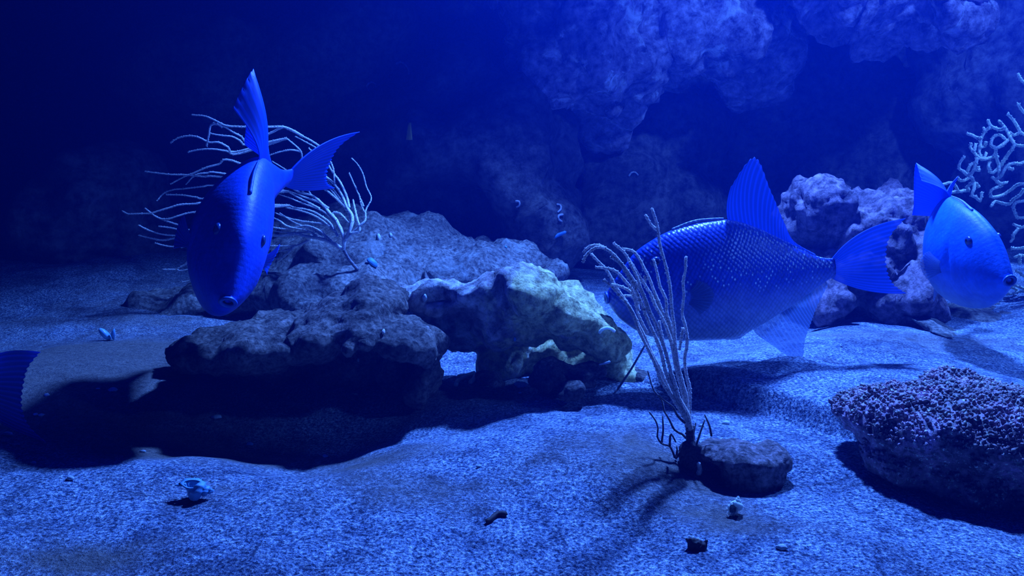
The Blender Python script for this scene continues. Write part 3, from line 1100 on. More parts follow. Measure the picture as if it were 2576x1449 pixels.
# --- pale sea fan behind the diving fish (traced in a 2.069x enlargement of the corner 250,150)
def fan():
    D0 = 2.12
    def T(X, Y):
        px, py = 250 + X / 2.069, 150 + Y / 2.069
        d = D0 + .05 * math.sin(X * .006 + Y * .003) + .04 * math.sin(Y * .011 + 1) + .10 * (1372 - X) / 1372
        return P(px, py, d)
    J = {'a': (975, 410), 'b': (985, 655), 'c': (985, 685), 'd': (990, 760), 'e': (890, 815), 'f': (890, 870), 'g': (880, 915), 'h': (885, 970), 'i': (890, 1035), 'k': (955, 350)}
    stem = [(1372, 1175), (1362, 1130), (1345, 1095), (1300, 1040), (1270, 990)]
    br = [
        [(1270, 990), (1180, 940), (1080, 920), (1020, 908), (950, 918), (880, 915), (700, 935), (560, 945)],
        [(1085, 940), (1060, 955), (1010, 970), (885, 970)],
        [(1012, 970), (990, 1000), (940, 1035), (890, 1035)],
        [(1003, 985), (950, 995), (890, 1005)],
        [(1272, 988), (1270, 920), (1235, 840), (1200, 800), (1150, 740), (1100, 705), (1040, 690), (985, 655)],
        [(1190, 772), (1140, 740), (1080, 720), (1030, 700), (985, 685)],
        [(1280, 940), (1310, 870), (1318, 820), (1290, 770), (1260, 700), (1215, 640), (1150, 590), (1095, 560), (1060, 545)],
        [(1318, 822), (1290, 780), (1250, 740), (1195, 690), (1150, 660), (1110, 620), (1075, 580), (1055, 550), (1050, 480), (1000, 430), (975, 410)],
        [(1300, 768), (1290, 720), (1255, 640), (1210, 580), (1180, 530), (1120, 490), (1090, 460)],
        [(1190, 547), (1185, 500), (1150, 455), (1100, 420), (1060, 400), (1010, 375), (955, 350)],
        [(1240, 850), (1215, 800), (1250, 800), (1300, 850)],
        [(1240, 920), (1215, 870), (1190, 840), (1130, 800), (1080, 780), (1020, 770), (990, 760)],
        [(1145, 775), (1100, 750), (1040, 720), (985, 690)],
        [(1230, 900), (1200, 870), (1150, 830), (1090, 800), (1020, 780), (970, 770)],
        [(1060, 690), (1050, 650), (1030, 620), (1000, 600)],
        [(1080, 680), (1060, 640), (1055, 600), (1030, 560)],
        [(1130, 920), (1080, 890), (985, 870), (940, 840), (890, 815)],
        [(1180, 940), (1160, 900), (1080, 865), (980, 882), (890, 870)],
        [(1305, 903), (1355, 890), (1340, 820), (1320, 730)],
        [(1290, 930), (1360, 860), (1385, 835), (1385, 790), (1395, 765)],
        [(1384, 800), (1365, 760), (1350, 700)],
        [(1395, 765), (1415, 720), (1390, 660), (1370, 590), (1340, 540), (1312, 513)],
        [(1375, 762), (1340, 680), (1300, 590)],
        [(1060, 400), (1000, 365), (955, 350), (880, 350), (780, 350), (690, 347), (650, 340), (600, 315), (545, 293), (482, 288)],
        ['k', (780, 430), (740, 400), (700, 380), (650, 350), (600, 330)],
        ['a', (775, 445), (730, 420), (690, 400), (640, 395), (580, 385)],
        [(640, 350), (615, 335), (580, 340), (570, 390), (558, 450)],
        ['a', (710, 480), (670, 455), (620, 430), (570, 430), (520, 405), (470, 397), (410, 408), (372, 432)],
        ['a', (725, 490), (660, 475), (580, 465), (510, 470), (460, 482)],
        ['b', (690, 525), (620, 545), (560, 560), (490, 590), (440, 610), (372, 648)],
        ['b', (630, 610), (540, 608), (450, 600), (360, 597), (240, 583)],
        ['b', (630, 590), (560, 590), (500, 600), (450, 650)],
        ['c', (610, 655), (540, 660), (450, 670), (370, 680), (330, 700), (300, 735)],
        ['c', (580, 722), (500, 715), (430, 705), (350, 703)],
        ['d', (575, 745), (500, 750), (420, 755), (350, 775), (300, 790), (265, 800), (200, 802), (150, 803), (120, 788)],
        ['d', (560, 790), (480, 795), (420, 810), (350, 830), (300, 820), (240, 775)],
        ['e', (500, 885), (430, 865), (380, 850), (320, 830)],
        ['e', (495, 890), (420, 885), (370, 875), (310, 868)],
        ['f', (490, 912), (400, 915), (330, 910), (260, 890), (205, 862)],
        [(560, 945), (470, 930), (400, 928), (330, 940), (270, 930), (205, 915)],
        ['g', (475, 970), (420, 975), (350, 970), (290, 955)],
        ['h', (468, 1090), (400, 1092), (330, 1092)],
        [(520, 1040), (468, 1050), (440, 1070), (400, 1090)],
        ['i', (465, 1152), (430, 1152)],
        [(1250, 870), (1180, 800), (1120, 770), (1050, 745), (990, 720), (900, 690)],
        [(1200, 862), (1130, 850), (1050, 840), (970, 820), (900, 790)],
        [(1160, 915), (1100, 880), (1020, 850), (940, 800)],
        [(1290, 790), (1240, 720), (1190, 660), (1130, 600), (1080, 540)],
        [(1310, 845), (1280, 760), (1230, 690), (1180, 620), (1120, 560), (1080, 500)],
        [(1225, 655), (1215, 560), (1180, 500), (1130, 460), (1020, 400)],
        [(1100, 700), (1060, 640), (1010, 600), (950, 560), (900, 530)],
        [(1050, 480), (1000, 470), (940, 480), (880, 500)],
        [(1210, 945), (1150, 900), (1080, 900), (980, 900), (890, 890)],
    ]
    out = [('stem', [T(*p) for p in stem[:3]], .0062, .0050, M_FAN, 0, 0), ('stem', [T(*p) for p in stem[2:]], .0048, .0040, M_FANDK, 0, 0)]
    for i, b in enumerate(br):
        pts = [J[q] if isinstance(q, str) else q for q in b]
        jr = random.Random(i)
        P3 = []
        for k, p in enumerate(pts):
            P3.append(T(*p))
        ln = sum((P3[k + 1] - P3[k]).length for k in range(len(P3) - 1))
        r0 = .0050 if i in (0, 4, 6) else .0033
        if i in (21, 22, 20):
            r0 = .0014
        if i > 43:
            r0 = .0024
        out.append(('branch', P3, r0, max(.0011, r0 * .5), M_FAN, 5, .0014))
    bs = T(1372, 1180)
    g = gorgonian('sea_fan', bs, 'pale lacy sea fan spreading left behind the diving fish', 'coral', out)
    # holdfast
    hv, hf = tube([T(1372, 1172), T(1374, 1186), T(1376, 1200)], .006, .012, 10, .2, 5)
    link('holdfast', mesh_from('holdfast', [v - bs for v in hv], hf), M_FAN, parent=g)


fan()


# --- whip coral in the foreground
def whip():
    Z2 = lambda p: (1400 + p[0] / 2.229, 350 + p[1] / 2.229)
    Z6 = lambda p: (1450 + p[0] / 2.898, 850 + p[1] / 2.898)
    base_px = (1745, 1180)
    bw = G(*base_px)
    D0 = bw.y
    def T(p, k):
        px, py = p
        h = (1180 - py) / 650.0
        d = D0 + .03 * h + k * h * .09
        return P(px, py, d)
    ups = [
        [(535, 390), (565, 500), (580, 580), (600, 650), (620, 750), (640, 850), (650, 950), (655, 1060), (665, 1150), (680, 1250), (700, 1350), (730, 1449)],
        [(725, 660), (720, 740), (705, 800), (715, 880), (700, 980), (725, 1060), (735, 1150), (715, 1230), (730, 1320), (745, 1400)],
        [(150, 690), (165, 660), (200, 620), (250, 605), (300, 630), (350, 680), (400, 740), (440, 800), (480, 870), (510, 940), (540, 1010), (580, 1100), (610, 1200), (640, 1300), (670, 1400), (690, 1449)],
        [(320, 585), (370, 630), (410, 680), (450, 740), (480, 800), (520, 860), (550, 930), (590, 1000), (620, 1080), (650, 1180), (670, 1280), (700, 1400)],
        [(370, 615), (420, 625), (455, 660), (490, 720), (520, 780), (550, 860), (580, 930), (600, 1000), (630, 1060), (660, 1220), (690, 1350)],
        [(305, 660), (350, 690), (380, 740), (440, 840), (470, 900), (500, 980), (530, 1060), (560, 1130), (590, 1220), (620, 1320), (660, 1430)],
        [(195, 645), (240, 690), (280, 740), (310, 790), (350, 850), (390, 910), (430, 970), (460, 1040), (490, 1110), (530, 1200), (580, 1290), (610, 1360), (650, 1449)],
        [(545, 675), (560, 750), (580, 830), (610, 900), (620, 980), (640, 1060), (665, 1200), (690, 1320), (715, 1430)],
        [(265, 790), (310, 830), (350, 870), (400, 930), (440, 1010), (470, 1080), (510, 1180), (555, 1270), (600, 1370)],
    ]
    subs = [
        [(500, 425), (530, 480), (565, 510)],
        [(150, 635), (185, 600), (240, 595), (272, 612)],
        [(220, 720), (290, 725), (340, 745), (380, 790), (430, 850), (462, 920)],
        [(310, 815), (370, 830), (420, 860), (445, 900), (460, 960)],
        [(495, 770), (500, 830), (540, 880), (572, 950)],
        [(370, 880), (420, 880), (440, 910), (450, 960), (480, 1030), (510, 1090)],
        [(410, 690), (450, 770), (470, 830), (500, 900), (530, 990)],
        [(690, 1180), (705, 1090), (712, 1060)],
        [(610, 1180), (590, 1100), (575, 1020)],
    ]
    top = (1736, 1071)
    out = []
    for i, u in enumerate(ups):
        p = [Z2(q) for q in u][::-1]
        a = p[0]
        pre = [(1734 + (i % 3 - 1) * 4, 1080), ((a[0] * .35 + top[0] * .65) + (i % 3 - 1) * 3, a[1] * .35 + top[1] * .65)]
        k = math.sin(i * 2.1)
        jr = random.Random(i + 50)
        full = pre + p
        # slight natural wriggle
        full = [(x + jr.uniform(-2.2, 2.2), y) if 0 < j < len(full) - 1 else (x, y) for j, (x, y) in enumerate(full)]
        out.append(('branch', [T(q, k) for q in full], .0029, .0021, M_WHIP, 8, .0010))
    for i, u in enumerate(subs):
        p = [Z2(q) for q in u][::-1]
        out.append(('branch', [T(q, math.sin(i * 1.7 + .5)) for q in p], .0024, .0019, M_WHIP, 8, .0010))
    dead = [
        [(800, 730), (770, 700), (715, 670), (680, 600), (640, 530), (620, 450), (570, 390), (545, 330), (520, 240)],
        [(790, 620), (740, 570), (700, 500), (650, 465), (600, 420)],
        [(800, 800), (760, 830), (725, 880), (710, 850), (680, 790), (620, 770), (590, 720), (595, 660), (575, 600), (530, 540)],
        [(620, 765), (632, 680), (628, 570)],
        [(680, 790), (682, 740), (690, 700), (725, 760)],
        [(725, 880), (735, 820), (730, 790)],
        [(850, 800), (870, 790), (900, 700), (935, 600)],
        [(985, 715), (970, 640), (935, 560)],
        [(865, 780), (855, 700), (870, 620)],
    ]
    for i, u in enumerate(dead):
        p = [Z6(q) for q in u]
        out.append(('twig', [T(q, math.sin(i * 2.6 + 1) * 1.2) for q in p], .0019, .0011, M_WHIPDK, 0, 0))
    out.append(('stem', [T(Z6(q), 0) for q in [(855, 940), (845, 870), (835, 790), (828, 700), (830, 640)]], .0085, .0055, M_WHIPDK, 3, .0016))
    g = gorgonian('whip_coral', bw, 'bushy beige whip coral with rough upright branches in the foreground', 'coral', out)
    # dark foot with a pale chip
    bm = bmesh.new()
    blob(bm, T(Z6((835, 880)), 0), (.020, .016, .032), sub=3)
    me = remesh(bm, .004, 2)
    displace(me, .006, 30, seed=3)
    me.transform(Matrix.Translation(-bw))
    link('holdfast', me, M_WHIPDK, parent=g)
    hv, hf = tube([T(Z6((872, 880)), -.1), T(Z6((880, 930)), -.1), T(Z6((868, 958)), -.1)], .003, .004, 7, .2, 9)
    hv = [v + Vector((0, -.016, 0)) - bw for v in hv]
    tag(link('pale_chip', mesh_from('pale_chip', hv, hf), M_FAN, parent=g), 'pale chip on the dark foot')


whip()


# --- branching coral at the right edge
def stag():
    D0 = 2.32
    def T8(X, Y, k=0):
        px, py = 2300 + X / 3.623, 150 + Y / 3.623
        return P(px, py, D0 + .03 * math.sin(X * .012 + k) + .03 * math.sin(Y * .009 + 2 * k))
    def T3(X, Y, k=0):
        px, py = 2176 + X / 2.898, 350 + Y / 2.898
        return P(px, py, D0 + .03 * math.sin(X * .01 + k))
    trunk = [P(2650, 800, D0 + .02), P(2646, 700, D0), P(2655, 560, D0), P(2640, 430, D0), P(2650, 300, D0), P(2630, 220, D0)]
    R = [
        [(1300, 330), (1080, 260), (1000, 205), (970, 180), (945, 130)],
        [(1260, 560), (1080, 510), (1000, 480), (975, 450), (945, 405)],
        [(1250, 820), (1100, 720), (1000, 680), (965, 660), (940, 610), (900, 550), (850, 495)],
        [(965, 660), (910, 690), (870, 660)],
        [(1240, 850), (1100, 800), (1000, 785), (960, 785), (910, 770)],
        [(780, 970), (810, 930), (850, 870), (890, 820), (910, 770), (880, 720), (850, 660), (810, 600), (770, 555)],
        [(830, 620), (790, 640), (740, 625), (690, 600), (670, 550)],
        [(610, 900), (590, 850), (600, 780), (610, 710), (640, 660), (630, 620)],
        [(690, 620), (655, 640), (640, 660)],
        [(610, 715), (580, 715), (530, 690), (480, 675)],
        [(760, 890), (730, 880), (680, 900), (620, 910), (570, 880), (540, 840), (510, 800), (520, 765)],
        [(540, 840), (552, 810), (560, 770)],
        [(600, 800), (640, 790), (650, 750)],
        [(630, 900), (645, 880), (655, 850)],
        [(850, 735), (800, 780), (750, 805), (700, 780), (710, 725), (740, 690), (790, 690), (830, 730)],
        [(750, 808), (740, 860), (760, 930), (770, 980), (720, 1030), (680, 1020)],
        [(690, 1010), (675, 970), (690, 930)],
        [(570, 900), (545, 1000), (500, 1060), (450, 1020), (405, 990), (420, 930), (460, 885)],
        [(480, 1030), (510, 960), (550, 940)],
        [(545, 1000), (590, 1010), (580, 980)],
        [(510, 1060), (480, 1090), (430, 1105), (390, 1080)],
        [(500, 1190), (450, 1195), (400, 1200), (380, 1160), (340, 1120), (290, 1130), (235, 1145)],
        [(400, 1200), (340, 1210), (280, 1205)],
        [(510, 1060), (540, 1110), (480, 1160), (500, 1190)],
        [(540, 1110), (590, 1160)],
        [(545, 1120), (545, 1180), (520, 1240), (560, 1250), (600, 1290), (615, 1210)],
        [(1240, 980), (1100, 930), (1000, 935), (960, 950), (900, 945), (840, 970), (810, 1030), (780, 1070), (740, 1090), (710, 1070)],
        [(850, 980), (870, 990), (900, 1000)],
        [(740, 1090), (780, 1130), (840, 1120)],
        [(1250, 1150), (1100, 1120), (1000, 1130), (940, 1140), (890, 1180), (830, 1220), (770, 1245), (700, 1250), (700, 1190), (750, 1165), (800, 1150)],
        [(1000, 1180), (960, 1240), (900, 1270), (870, 1315), (800, 1310), (740, 1290), (700, 1335)],
        [(1260, 1320), (1100, 1270), (1000, 1290), (930, 1300), (900, 1340), (920, 1400), (940, 1440), (1000, 1440)],
        [(780, 1070), (770, 970)],
    ]
    R3 = [
        [(1350, 660), (1230, 620), (1159, 640), (1130, 640), (1080, 620)],
        [(1130, 640), (1080, 700), (1082, 722), (1060, 750)],
        [(1340, 820), (1200, 790), (1110, 797), (1070, 795)],
        [(1350, 880), (1220, 850), (1159, 850), (1130, 845), (1090, 862)],
        [(1130, 845), (1125, 880), (1130, 910)],
        [(1360, 1050), (1230, 1020), (1159, 1000), (1130, 975), (1100, 960)],
        [(1370, 1160), (1240, 1110), (1159, 1112), (1130, 1110), (1080, 1127), (1020, 1132)],
        [(1240, 1110), (1159, 1090), (1120, 1075), (1070, 1060)],
        [(1110, 1115), (1100, 1095), (1060, 1080)],
    ]
    out = [('trunk', trunk, .014, .006, M_STAG, 3, .003)]
    for i, b in enumerate(R):
        out.append(('branch', [T8(x, y, i) if x < 1050 else P(2300 + x / 3.623, 150 + y / 3.623, D0) for x, y in b], .0048, .0040, M_STAG, 3, .0022))
    for i, b in enumerate(R3):
        out.append(('branch', [T3(x, y, i) if x < 1200 else P(2176 + x / 2.898, 350 + y / 2.898, D0) for x, y in b], .0046, .0038, M_STAG, 3, .0022))
    gorgonian('branching_coral', P(2650, 800, D0 + .02), 'bright greenish-white branching coral at the right edge behind the fish', 'coral', out)


stag()

# ------------------------------------------------------------------ small things on the sand and rocks
M_SHELL = plain_material('pale_shell', (.22, .55, .95), .35, 40, .5, .3, .5)
M_SHELLW = coral_material('white_shell', (.55, .78, .95), (.95, 1.0, 1.0), 60, .3)
M_CHIP = plain_material('pale_chip', (.55, .65, .80), .6, 120, .4, .3)
M_BIT = plain_material('dark_debris', (.05, .03, .035), .7, 90, .5, .4)
M_WORM = plain_material('worm_tube', (.65, .62, .72), .6, 60, .4, .3)
M_STICK = plain_material('blue_stick', (.12, .40, .85), .5, 40, .4, .2)
M_YEL = plain_material('yellow_tag', (.95, .80, .20), .6, 30, .15, .1)
M_ROD = plain_material('thin_rod', (.20, .17, .22), .6, 80, .5, .3)


def murex(name, loc, size, heading, tilt, label, mat, spikes=True, open_=True):
    """Spiral snail shell: whorls along an axis with knobs and a flared, open lip."""
    root = bpy.data.objects.new(name, None)
    COL.objects.link(root)
    root.location = loc
    root.rotation_euler = (math.radians(-55), tilt, heading)
    root.scale = (size, size, size)
    tag(root, label, 'shell')
    V, Fc = [], []
    turns, nt_, na = 4.2, 150, 14
    for i in range(nt_ + 1):
        t = i / nt_
        a = t * turns * 2 * math.pi
        k = math.exp(-1.55 * (1 - t) * 1.6)
        R, r, x = .34 * k, .30 * k, 1.05 - 1.25 * k
        r *= 1 + (.16 * abs(math.sin(a * 3.5)) if spikes else 0)
        c = Vector((x, R * math.cos(a), R * math.sin(a)))
        rad = Vector((0, math.cos(a), math.sin(a)))
        for j in range(na):
            b = 2 * math.pi * j / na
            sp = 1 + (.30 * max(0, math.sin(a * 3.5)) ** 6 * max(0, math.cos(b)) ** 2 if spikes else 0)
            V.append(c + (rad * math.cos(b) + Vector((1, 0, 0)) * math.sin(b) * 1.15) * r * sp)
    for i in range(nt_):
        for j in range(na):
            p, q = i * na + j, i * na + (j + 1) % na
            Fc.append((p, q, q + na, p + na))
    link('whorls', mesh_from('whorls', V, Fc), mat, parent=root)
    # flared lip
    a = turns * 2 * math.pi
    c = Vector((-.20, .34 * math.cos(a), .34 * math.sin(a)))
    tn = Vector((0, -math.sin(a), math.cos(a)))
    rad = Vector((0, math.cos(a), math.sin(a)))
    lv, lf = [], []
    for s in range(6):
        for j in range(24):
            b = 2 * math.pi * j / 24
            rr = (.29 + .035 * s + (.05 * math.sin(b * 6) * s / 5)) if s < 5 else .30
            lv.append(c + tn * (.03 * s if s < 5 else .10) + (rad * math.cos(b) + Vector((1, 0, 0)) * math.sin(b) * 1.5) * rr)
    for s in range(5):
        for j in range(24):
            p, q = s * 24 + j, s * 24 + (j + 1) % 24
            lf.append((p, q, q + 24, p + 24))
    link('lip', mesh_from('lip', lv, lf), mat, parent=root)
    # siphon canal
    sv, sf = tube([c + Vector((-.35, 0, 0)), c + Vector((-.6, .03, -.02)), c + Vector((-.85, .02, -.08))], .11, .04, 8, .1, 3)
    link('siphon', mesh_from('siphon', sv, sf), mat, parent=root)
    if spikes:
        for j in range(5):
            b = -.6 + j * .55
            p = c + rad * math.cos(b) * .42 + Vector((1, 0, 0)) * math.sin(b) * .55
            kv, kf = tube([p, p + (p - c) * .18 + tn * .03, p + (p - c) * .34 + tn * .05], .055, .014, 6, .1, j)
            link('spine', mesh_from('spine', kv, kf), mat, parent=root)
    return root


p = G(492, 1262)
murex('snail_shell', p + Vector((0, 0, .015)), .026, math.radians(8), math.radians(8),
      'blue-white spiny snail shell with an open mouth on the left foreground sand', M_SHELL)
p = G(1853, 1300)
murex('snail_shell', p + Vector((0, 0, .010)), .015, math.radians(60), math.radians(-72),
      'small bright snail shell standing upright in front of the flat-topped stone', M_SHELLW, spikes=True)


def shard(name, pts, thick, loc, rot, mat, label, cat='shell', curve=0.0):
    """Curved chip of shell: outline polygon in metres, domed and thickened."""
    bm = bmesh.new()
    n = len(pts)
    cx = sum(a for a, b in pts) / n
    cy = sum(b for a, b in pts) / n
    rings = []
    for sgn in (1, -1):
        lay = []
        for f in (1.0, .66, .33):
            lay.append([bm.verts.new((cx + (a - cx) * f, cy + (b - cy) * f, sgn * thick * (.35 if f == 1 else 1) + curve * (1 - f * f))) for a, b in pts])
        c = bm.verts.new((cx, cy, sgn * thick + curve))
        for r in range(2):
            for i in range(n):
                j = (i + 1) % n
                bm.faces.new((lay[r][i], lay[r][j], lay[r + 1][j], lay[r + 1][i]))
        for i in range(n):
            bm.faces.new((lay[2][i], lay[2][(i + 1) % n], c))
        rings.append(lay[0])
    for i in range(n):
        j = (i + 1) % n
        bm.faces.new((rings[0][i], rings[1][i], rings[1][j], rings[0][j]))
    bmesh.ops.recalc_face_normals(bm, faces=bm.faces)
    me = bpy.data.meshes.new(name)
    bm.to_mesh(me)
    bm.free()
    me.polygons.foreach_set('use_smooth', [True] * len(me.polygons))
    o = link(name, me, mat, loc=loc)
    o.rotation_euler = rot
    tag(o, label, cat)
    return o


def leafshape(l, w, n=14, seed=0, jag=.1):
    rr = random.Random(seed)
    return [(l * math.cos(2 * math.pi * i / n) * (1 + jag * rr.uniform(-1, 1)), w * math.sin(2 * math.pi * i / n) * (1 + jag * rr.uniform(-1, 1))) for i in range(n)]


# gaping bivalve on the left bank: two valves
p = G(272, 858)
root = bpy.data.objects.new('bivalve_shell', None)
COL.objects.link(root)
root.location = p
tag(root, 'open two-valved blue-white shell gaping upward on the dark left bank', 'shell')
for ox, ln, wd, roll, yaw in ((-.006, .019, .0085, 52, 25), (.016, .015, .0070, -78, -30)):
    o = shard('valve', leafshape(ln, wd, 18, 3, .04), .0014, (ox, 0, .016), (0, 0, 0), M_SHELL, None, None, curve=.006)
    o.parent = root
    o.rotation_euler = (Matrix.Rotation(math.radians(yaw), 3, 'Z') @ Matrix.Rotation(math.radians(roll), 3, 'Y') @ Matrix.Rotation(math.radians(70), 3, 'X')).to_euler()

# pale grit and chips lying about: each its own thing
CH = [(285, 985, .008, 'bright pale chip on the sand right of a smaller one at the left bank'), (247, 980, .004, 'tiny pale grain left of the bright chip on the left bank'),
      (118, 998, .005, 'lone pale grain on the dim silt at the far left'), (20, 1097, .009, 'elongated bright chip below the tail at the left edge'),
      (66, 1095, .006, 'dull chip just right of the elongated bright chip at the left edge'), (90, 1048, .005, 'left one of two dull grains below the tail tip'),
      (104, 1048, .005, 'right one of two dull grains below the tail tip'), (628, 1123, .008, 'rounded blue pebble at the near rim of the black hollow'),
      (360, 1140, .006, 'small pale chip in the shade left of the black hollow'), (178, 1212, .007, 'long dull chip in the shade above the bottom left corner'),
      (83, 1168, .005, 'pale grain in the shade near the left edge'), (545, 1055, .009, 'thin pale sliver on the silt beside the black hollow'),
      (818, 1150, .006, 'small blue chip at the lowest rim of the black hollow'), (1205, 1180, .005, 'bright cyan grain in the middle of the open sand'),
      (1284, 951, .006, 'round blue pebble under the arched rock'), (1310, 974, .012, 'bright blue chip on the sand below the arched rock'),
      (1308, 991, .004, 'tiny blue grain just below the bright blue chip'), (1825, 1068, .008, 'bright elongated chip behind the flat-topped stone'),
      (1765, 1074, .006, 'pale chip on the sand right of the whip coral stem'), (1965, 1383, .007, 'faint pale sliver on the sand near the bottom right')]
for i, (px, py, s, lab) in enumerate(CH):
    g = G(px, py)
    asp = random.Random(i).uniform(.4, .7)
    shard('shell_chip', leafshape(s, s * asp, 9, i, .25), s * .3, g + Vector((0, 0, s * .3)), (random.Random(i).uniform(-.3, .3) + .4, 0, random.Random(i + 9).uniform(-.6, .6)),
          M_STICK if 'blue' in lab else M_CHIP, lab, 'chip', curve=s * .15)


def bits(name, pts, r0, r1, mat, label, cat, rough=.15, seg=8):
    base = Vector(pts[0])
    V, Fc = tube([Vector(q) for q in pts], r0, r1, seg, rough, len(label))
    o = link(name, mesh_from(name, [v - base for v in V], Fc), mat, loc=base)
    tag(o, label, cat)
    return o


def lay(pl, lift, dd=0.0):
    out = []
    for px, py in pl:
        g = G(px, py)
        out.append(g + Vector((0, dd, lift)))
    return out


# broken coral pieces under the arch
bits('coral_fragment', lay([(1152, 955), (1172, 951), (1194, 946)], .006), .0036, .0046, M_SHELLW, 'uppermost pale broken coral piece under the arch', 'coral piece')
bits('coral_fragment', lay([(1147, 975), (1152, 963), (1172, 955)], .005), .0046, .0036, M_SHELLW, 'leftmost pale broken coral piece, curved down to the sand under the arch', 'coral piece')
bits('coral_fragment', lay([(1183, 968), (1192, 960), (1195, 949)], .005), .0046, .0036, M_SHELLW, 'rightmost short pale broken coral piece under the arch', 'coral piece')
# dark twig and dark lump on the sand
bits('dark_twig', lay([(1224, 1318), (1236, 1313), (1252, 1303), (1272, 1299)], .003), .0028, .0040, M_BIT, 'dark purple twig lying on the open foreground sand', 'twig')
g = G(1748, 1385)
bm = bmesh.new()
blob(bm, g + Vector((0, 0, .005)), (.010, .008, .009))
blob(bm, g + Vector((-.009, .002, .009)), (.0030, .003, .0050), (0, -.6, 0))
blob(bm, g + Vector((.006, -.002, .004)), (.010, .006, .006), (0, .4, 0))
blob(bm, g + Vector((.012, 0, .009)), (.003, .003, .004))
me = remesh(bm, .0016, 1)
displace(me, .005, 90, seed=2)
me.transform(Matrix.Translation(-g))
tag(link('dark_lump', me, M_BIT, loc=g), 'small dark two-horned lump on the sand at the bottom right', 'debris')
# thin rod leaning against the whip coral
bits('thin_rod', [G(1554, 982) + Vector((0, 0, .002)), P(1590, 925, G(1554, 982).y - .06), P(1626, 862, G(1554, 982).y - .12)], .0022, .0017, M_ROD,
     'thin dark rod leaning from the sand towards the whip coral', 'rod', .05)
# pale sliver and pebble on the overhanging rock
bits('shell_sliver', [P(1508, 917, 1.44), P(1525, 913, 1.43), P(1534, 910, 1.43)], .0015, .0024, M_CHIP, 'thin pale sliver on the dark stone under the arch', 'chip')
o = shard('slate_piece', [(-.034, -.010), (.034, -.013), (.036, .010), (-.030, .012)], .003, P(890, 738, 1.98), (math.radians(25), math.radians(-14), math.radians(12)), M_CHIP,
          'flat grey slate piece beside the foot of the sea fan', 'stone')

# ---- things fixed to or lying on the rocks: set on the surface they touch
bpy.context.view_layer.update()
DG = bpy.context.evaluated_depsgraph_get()


def on_rock(px, py, lift=.003, only=('rock', 'boulder', 'wall', 'stone', 'floor')):
    o0 = Vector((0, 0, CAM_H))
    d = (P(px, py, 2.0) - o0).normalized()
    o1 = o0
    for _ in range(12):
        ok, loc, nrm, idx, ob, mx = scene.ray_cast(DG, o1, d)
        if not ok:
            return P(px, py, 3.0), Vector((0, -1, 0))
        if any(k in ob.name for k in only):
            return loc + nrm * lift, nrm
        o1 = loc + d * .002
    return loc, nrm


# worm tubes on the back boulders
WT = [([(995, 160), (1010, 157), (1024, 168), (1030, 185), (1022, 205), (1010, 210)], 2.72, 'large curled worm tube on the upper part of the dark boulder'),
      ([(925, 228), (922, 215), (932, 206), (943, 210), (942, 220)], 2.85, 'small curled worm tube left of the large ring on the back rocks'),
      ([(1297, 507), (1306, 508), (1307, 517), (1300, 521)], 2.70, 'small curled worm tube low on the dark boulder, left of a pair'),
      ([(1400, 516), (1409, 518), (1410, 528), (1402, 534)], 2.72, 'upper curled worm tube of a pair at the right foot of the dark boulder'),
      ([(1414, 540), (1404, 542), (1404, 552), (1412, 557)], 2.72, 'lower curled worm tube of a pair at the right foot of the dark boulder'),
      ([(1582, 442), (1588, 434), (1598, 433), (1605, 440)], 3.05, 'arched worm tube on the hazy boulder above the scaly fish')]
for pl, d, lab in WT:
    pts = [on_rock(x, y, .003)[0] for x, y in pl]
    m = sorted(q.y for q in pts)[len(pts) // 2]
    pts = [q if abs(q.y - m) < .05 else P(pl[k][0], pl[k][1], m) for k, q in enumerate(pts)]
    bits('worm_tube', pts, .0042, .0030, M_WORM, lab, 'worm tube', .1)
c, n = on_rock(1407, 590, .004)
bits('blue_stick', [P(1394, 597, c.y), P(1407, 590, c.y), P(1422, 584, c.y)], .006, .006, M_STICK, 'short bright blue stick at the foot of the dark boulder', 'stick')
c, n = on_rock(1032, 330, .003)
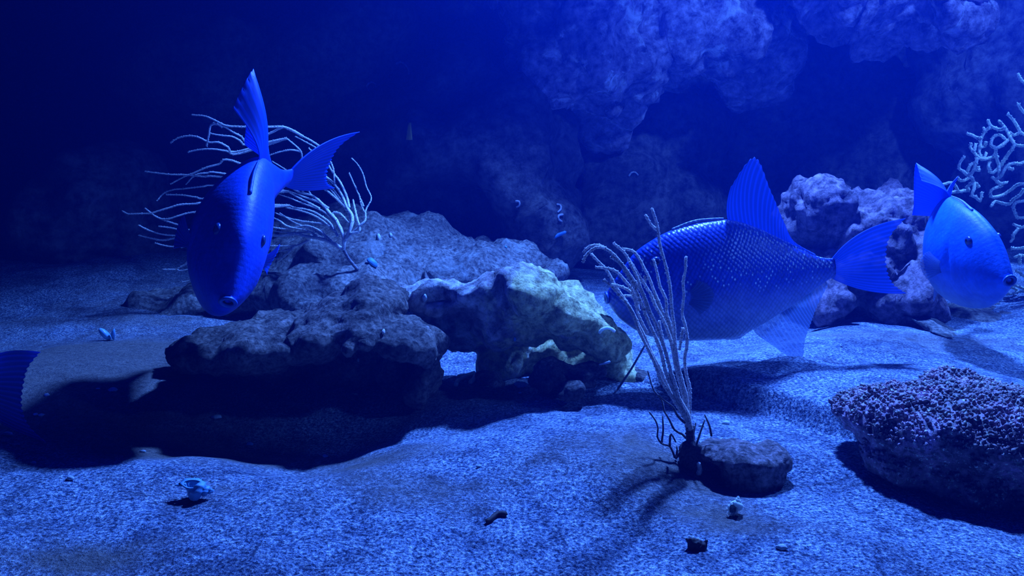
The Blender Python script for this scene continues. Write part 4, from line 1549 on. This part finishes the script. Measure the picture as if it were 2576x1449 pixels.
o = shard('yellow_tag', [(-.016, -.030), (.020, -.030), (.004, .028), (-.010, .030)], .003, c, (0, 0, 0), M_YEL,
          'small yellow wedge-shaped tag on the face of the dark boulder', 'tag')
o.rotation_euler = n.to_track_quat('Z', 'Y').to_euler()
RB = [(965, 835, .0055, M_FAN, 'bright white pebble resting on the brown overhanging slab'), (900, 906, .0045, M_CHIP, 'pale nub hanging at the front lip of the overhanging slab'),
      (1068, 750, .0085, M_CHIP, 'pale chip lodged in the dark pocket of the arched rock'), (933, 663, .020, M_STICK, 'pale blue flat chip on the silted ledge right of the sea fan stem'),
      (952, 597, .011, M_CHIP, 'left pale shell bit on the silted ledge above the arch'), (982, 592, .009, M_CHIP, 'right pale shell bit on the silted ledge above the arch'),
      (1295, 853, .005, M_STICK, 'tiny blue speck on the shaded face of the arched rock'), (1272, 622, .006, M_STICK, 'tiny blue grain on the crest of the silted ledge')]
for i, (px, py, sz, mt, lab) in enumerate(RB):
    c, n = on_rock(px, py, sz * .2)
    o = shard('shell_chip', leafshape(sz, sz * .55, 10, i + 40, .2), sz * .3, c, (0, 0, 0), mt, lab, 'chip', curve=sz * .2)
    o.rotation_euler = n.to_track_quat('Z', 'X').to_euler()
# barnacle-like arch at the right end of the algae rock
pl = [(1508, 838), (1514, 829), (1527, 825), (1540, 828), (1545, 834)]
c, n = on_rock(1526, 832, .004)
bits('barnacle', [P(x, y, c.y - .006) for x, y in pl], .0030, .0034, M_SHELLW, 'pale curved shell rim set in the right end of the arched rock', 'shell', .1)

# repeats of one kind carry one group
GROUPS = {'shell_chip': 'pale chips scattered on sand and rock', 'worm_tube': 'worm tubes on the back boulders', 'coral_fragment': 'broken coral pieces under the arch',
          'stone': 'loose stones on the sand', 'boulder': 'boulders at the back of the tank', 'hanging_rock': 'crusted rocks hanging at the top', 'rock_ledge': 'low silted ledges',
          'snail_shell': 'snail shells on the sand'}
for o in list(COL.objects):
    k = o.name.split('.')[0]
    if o.parent is None and k in GROUPS:
        o['group'] = GROUPS[k]
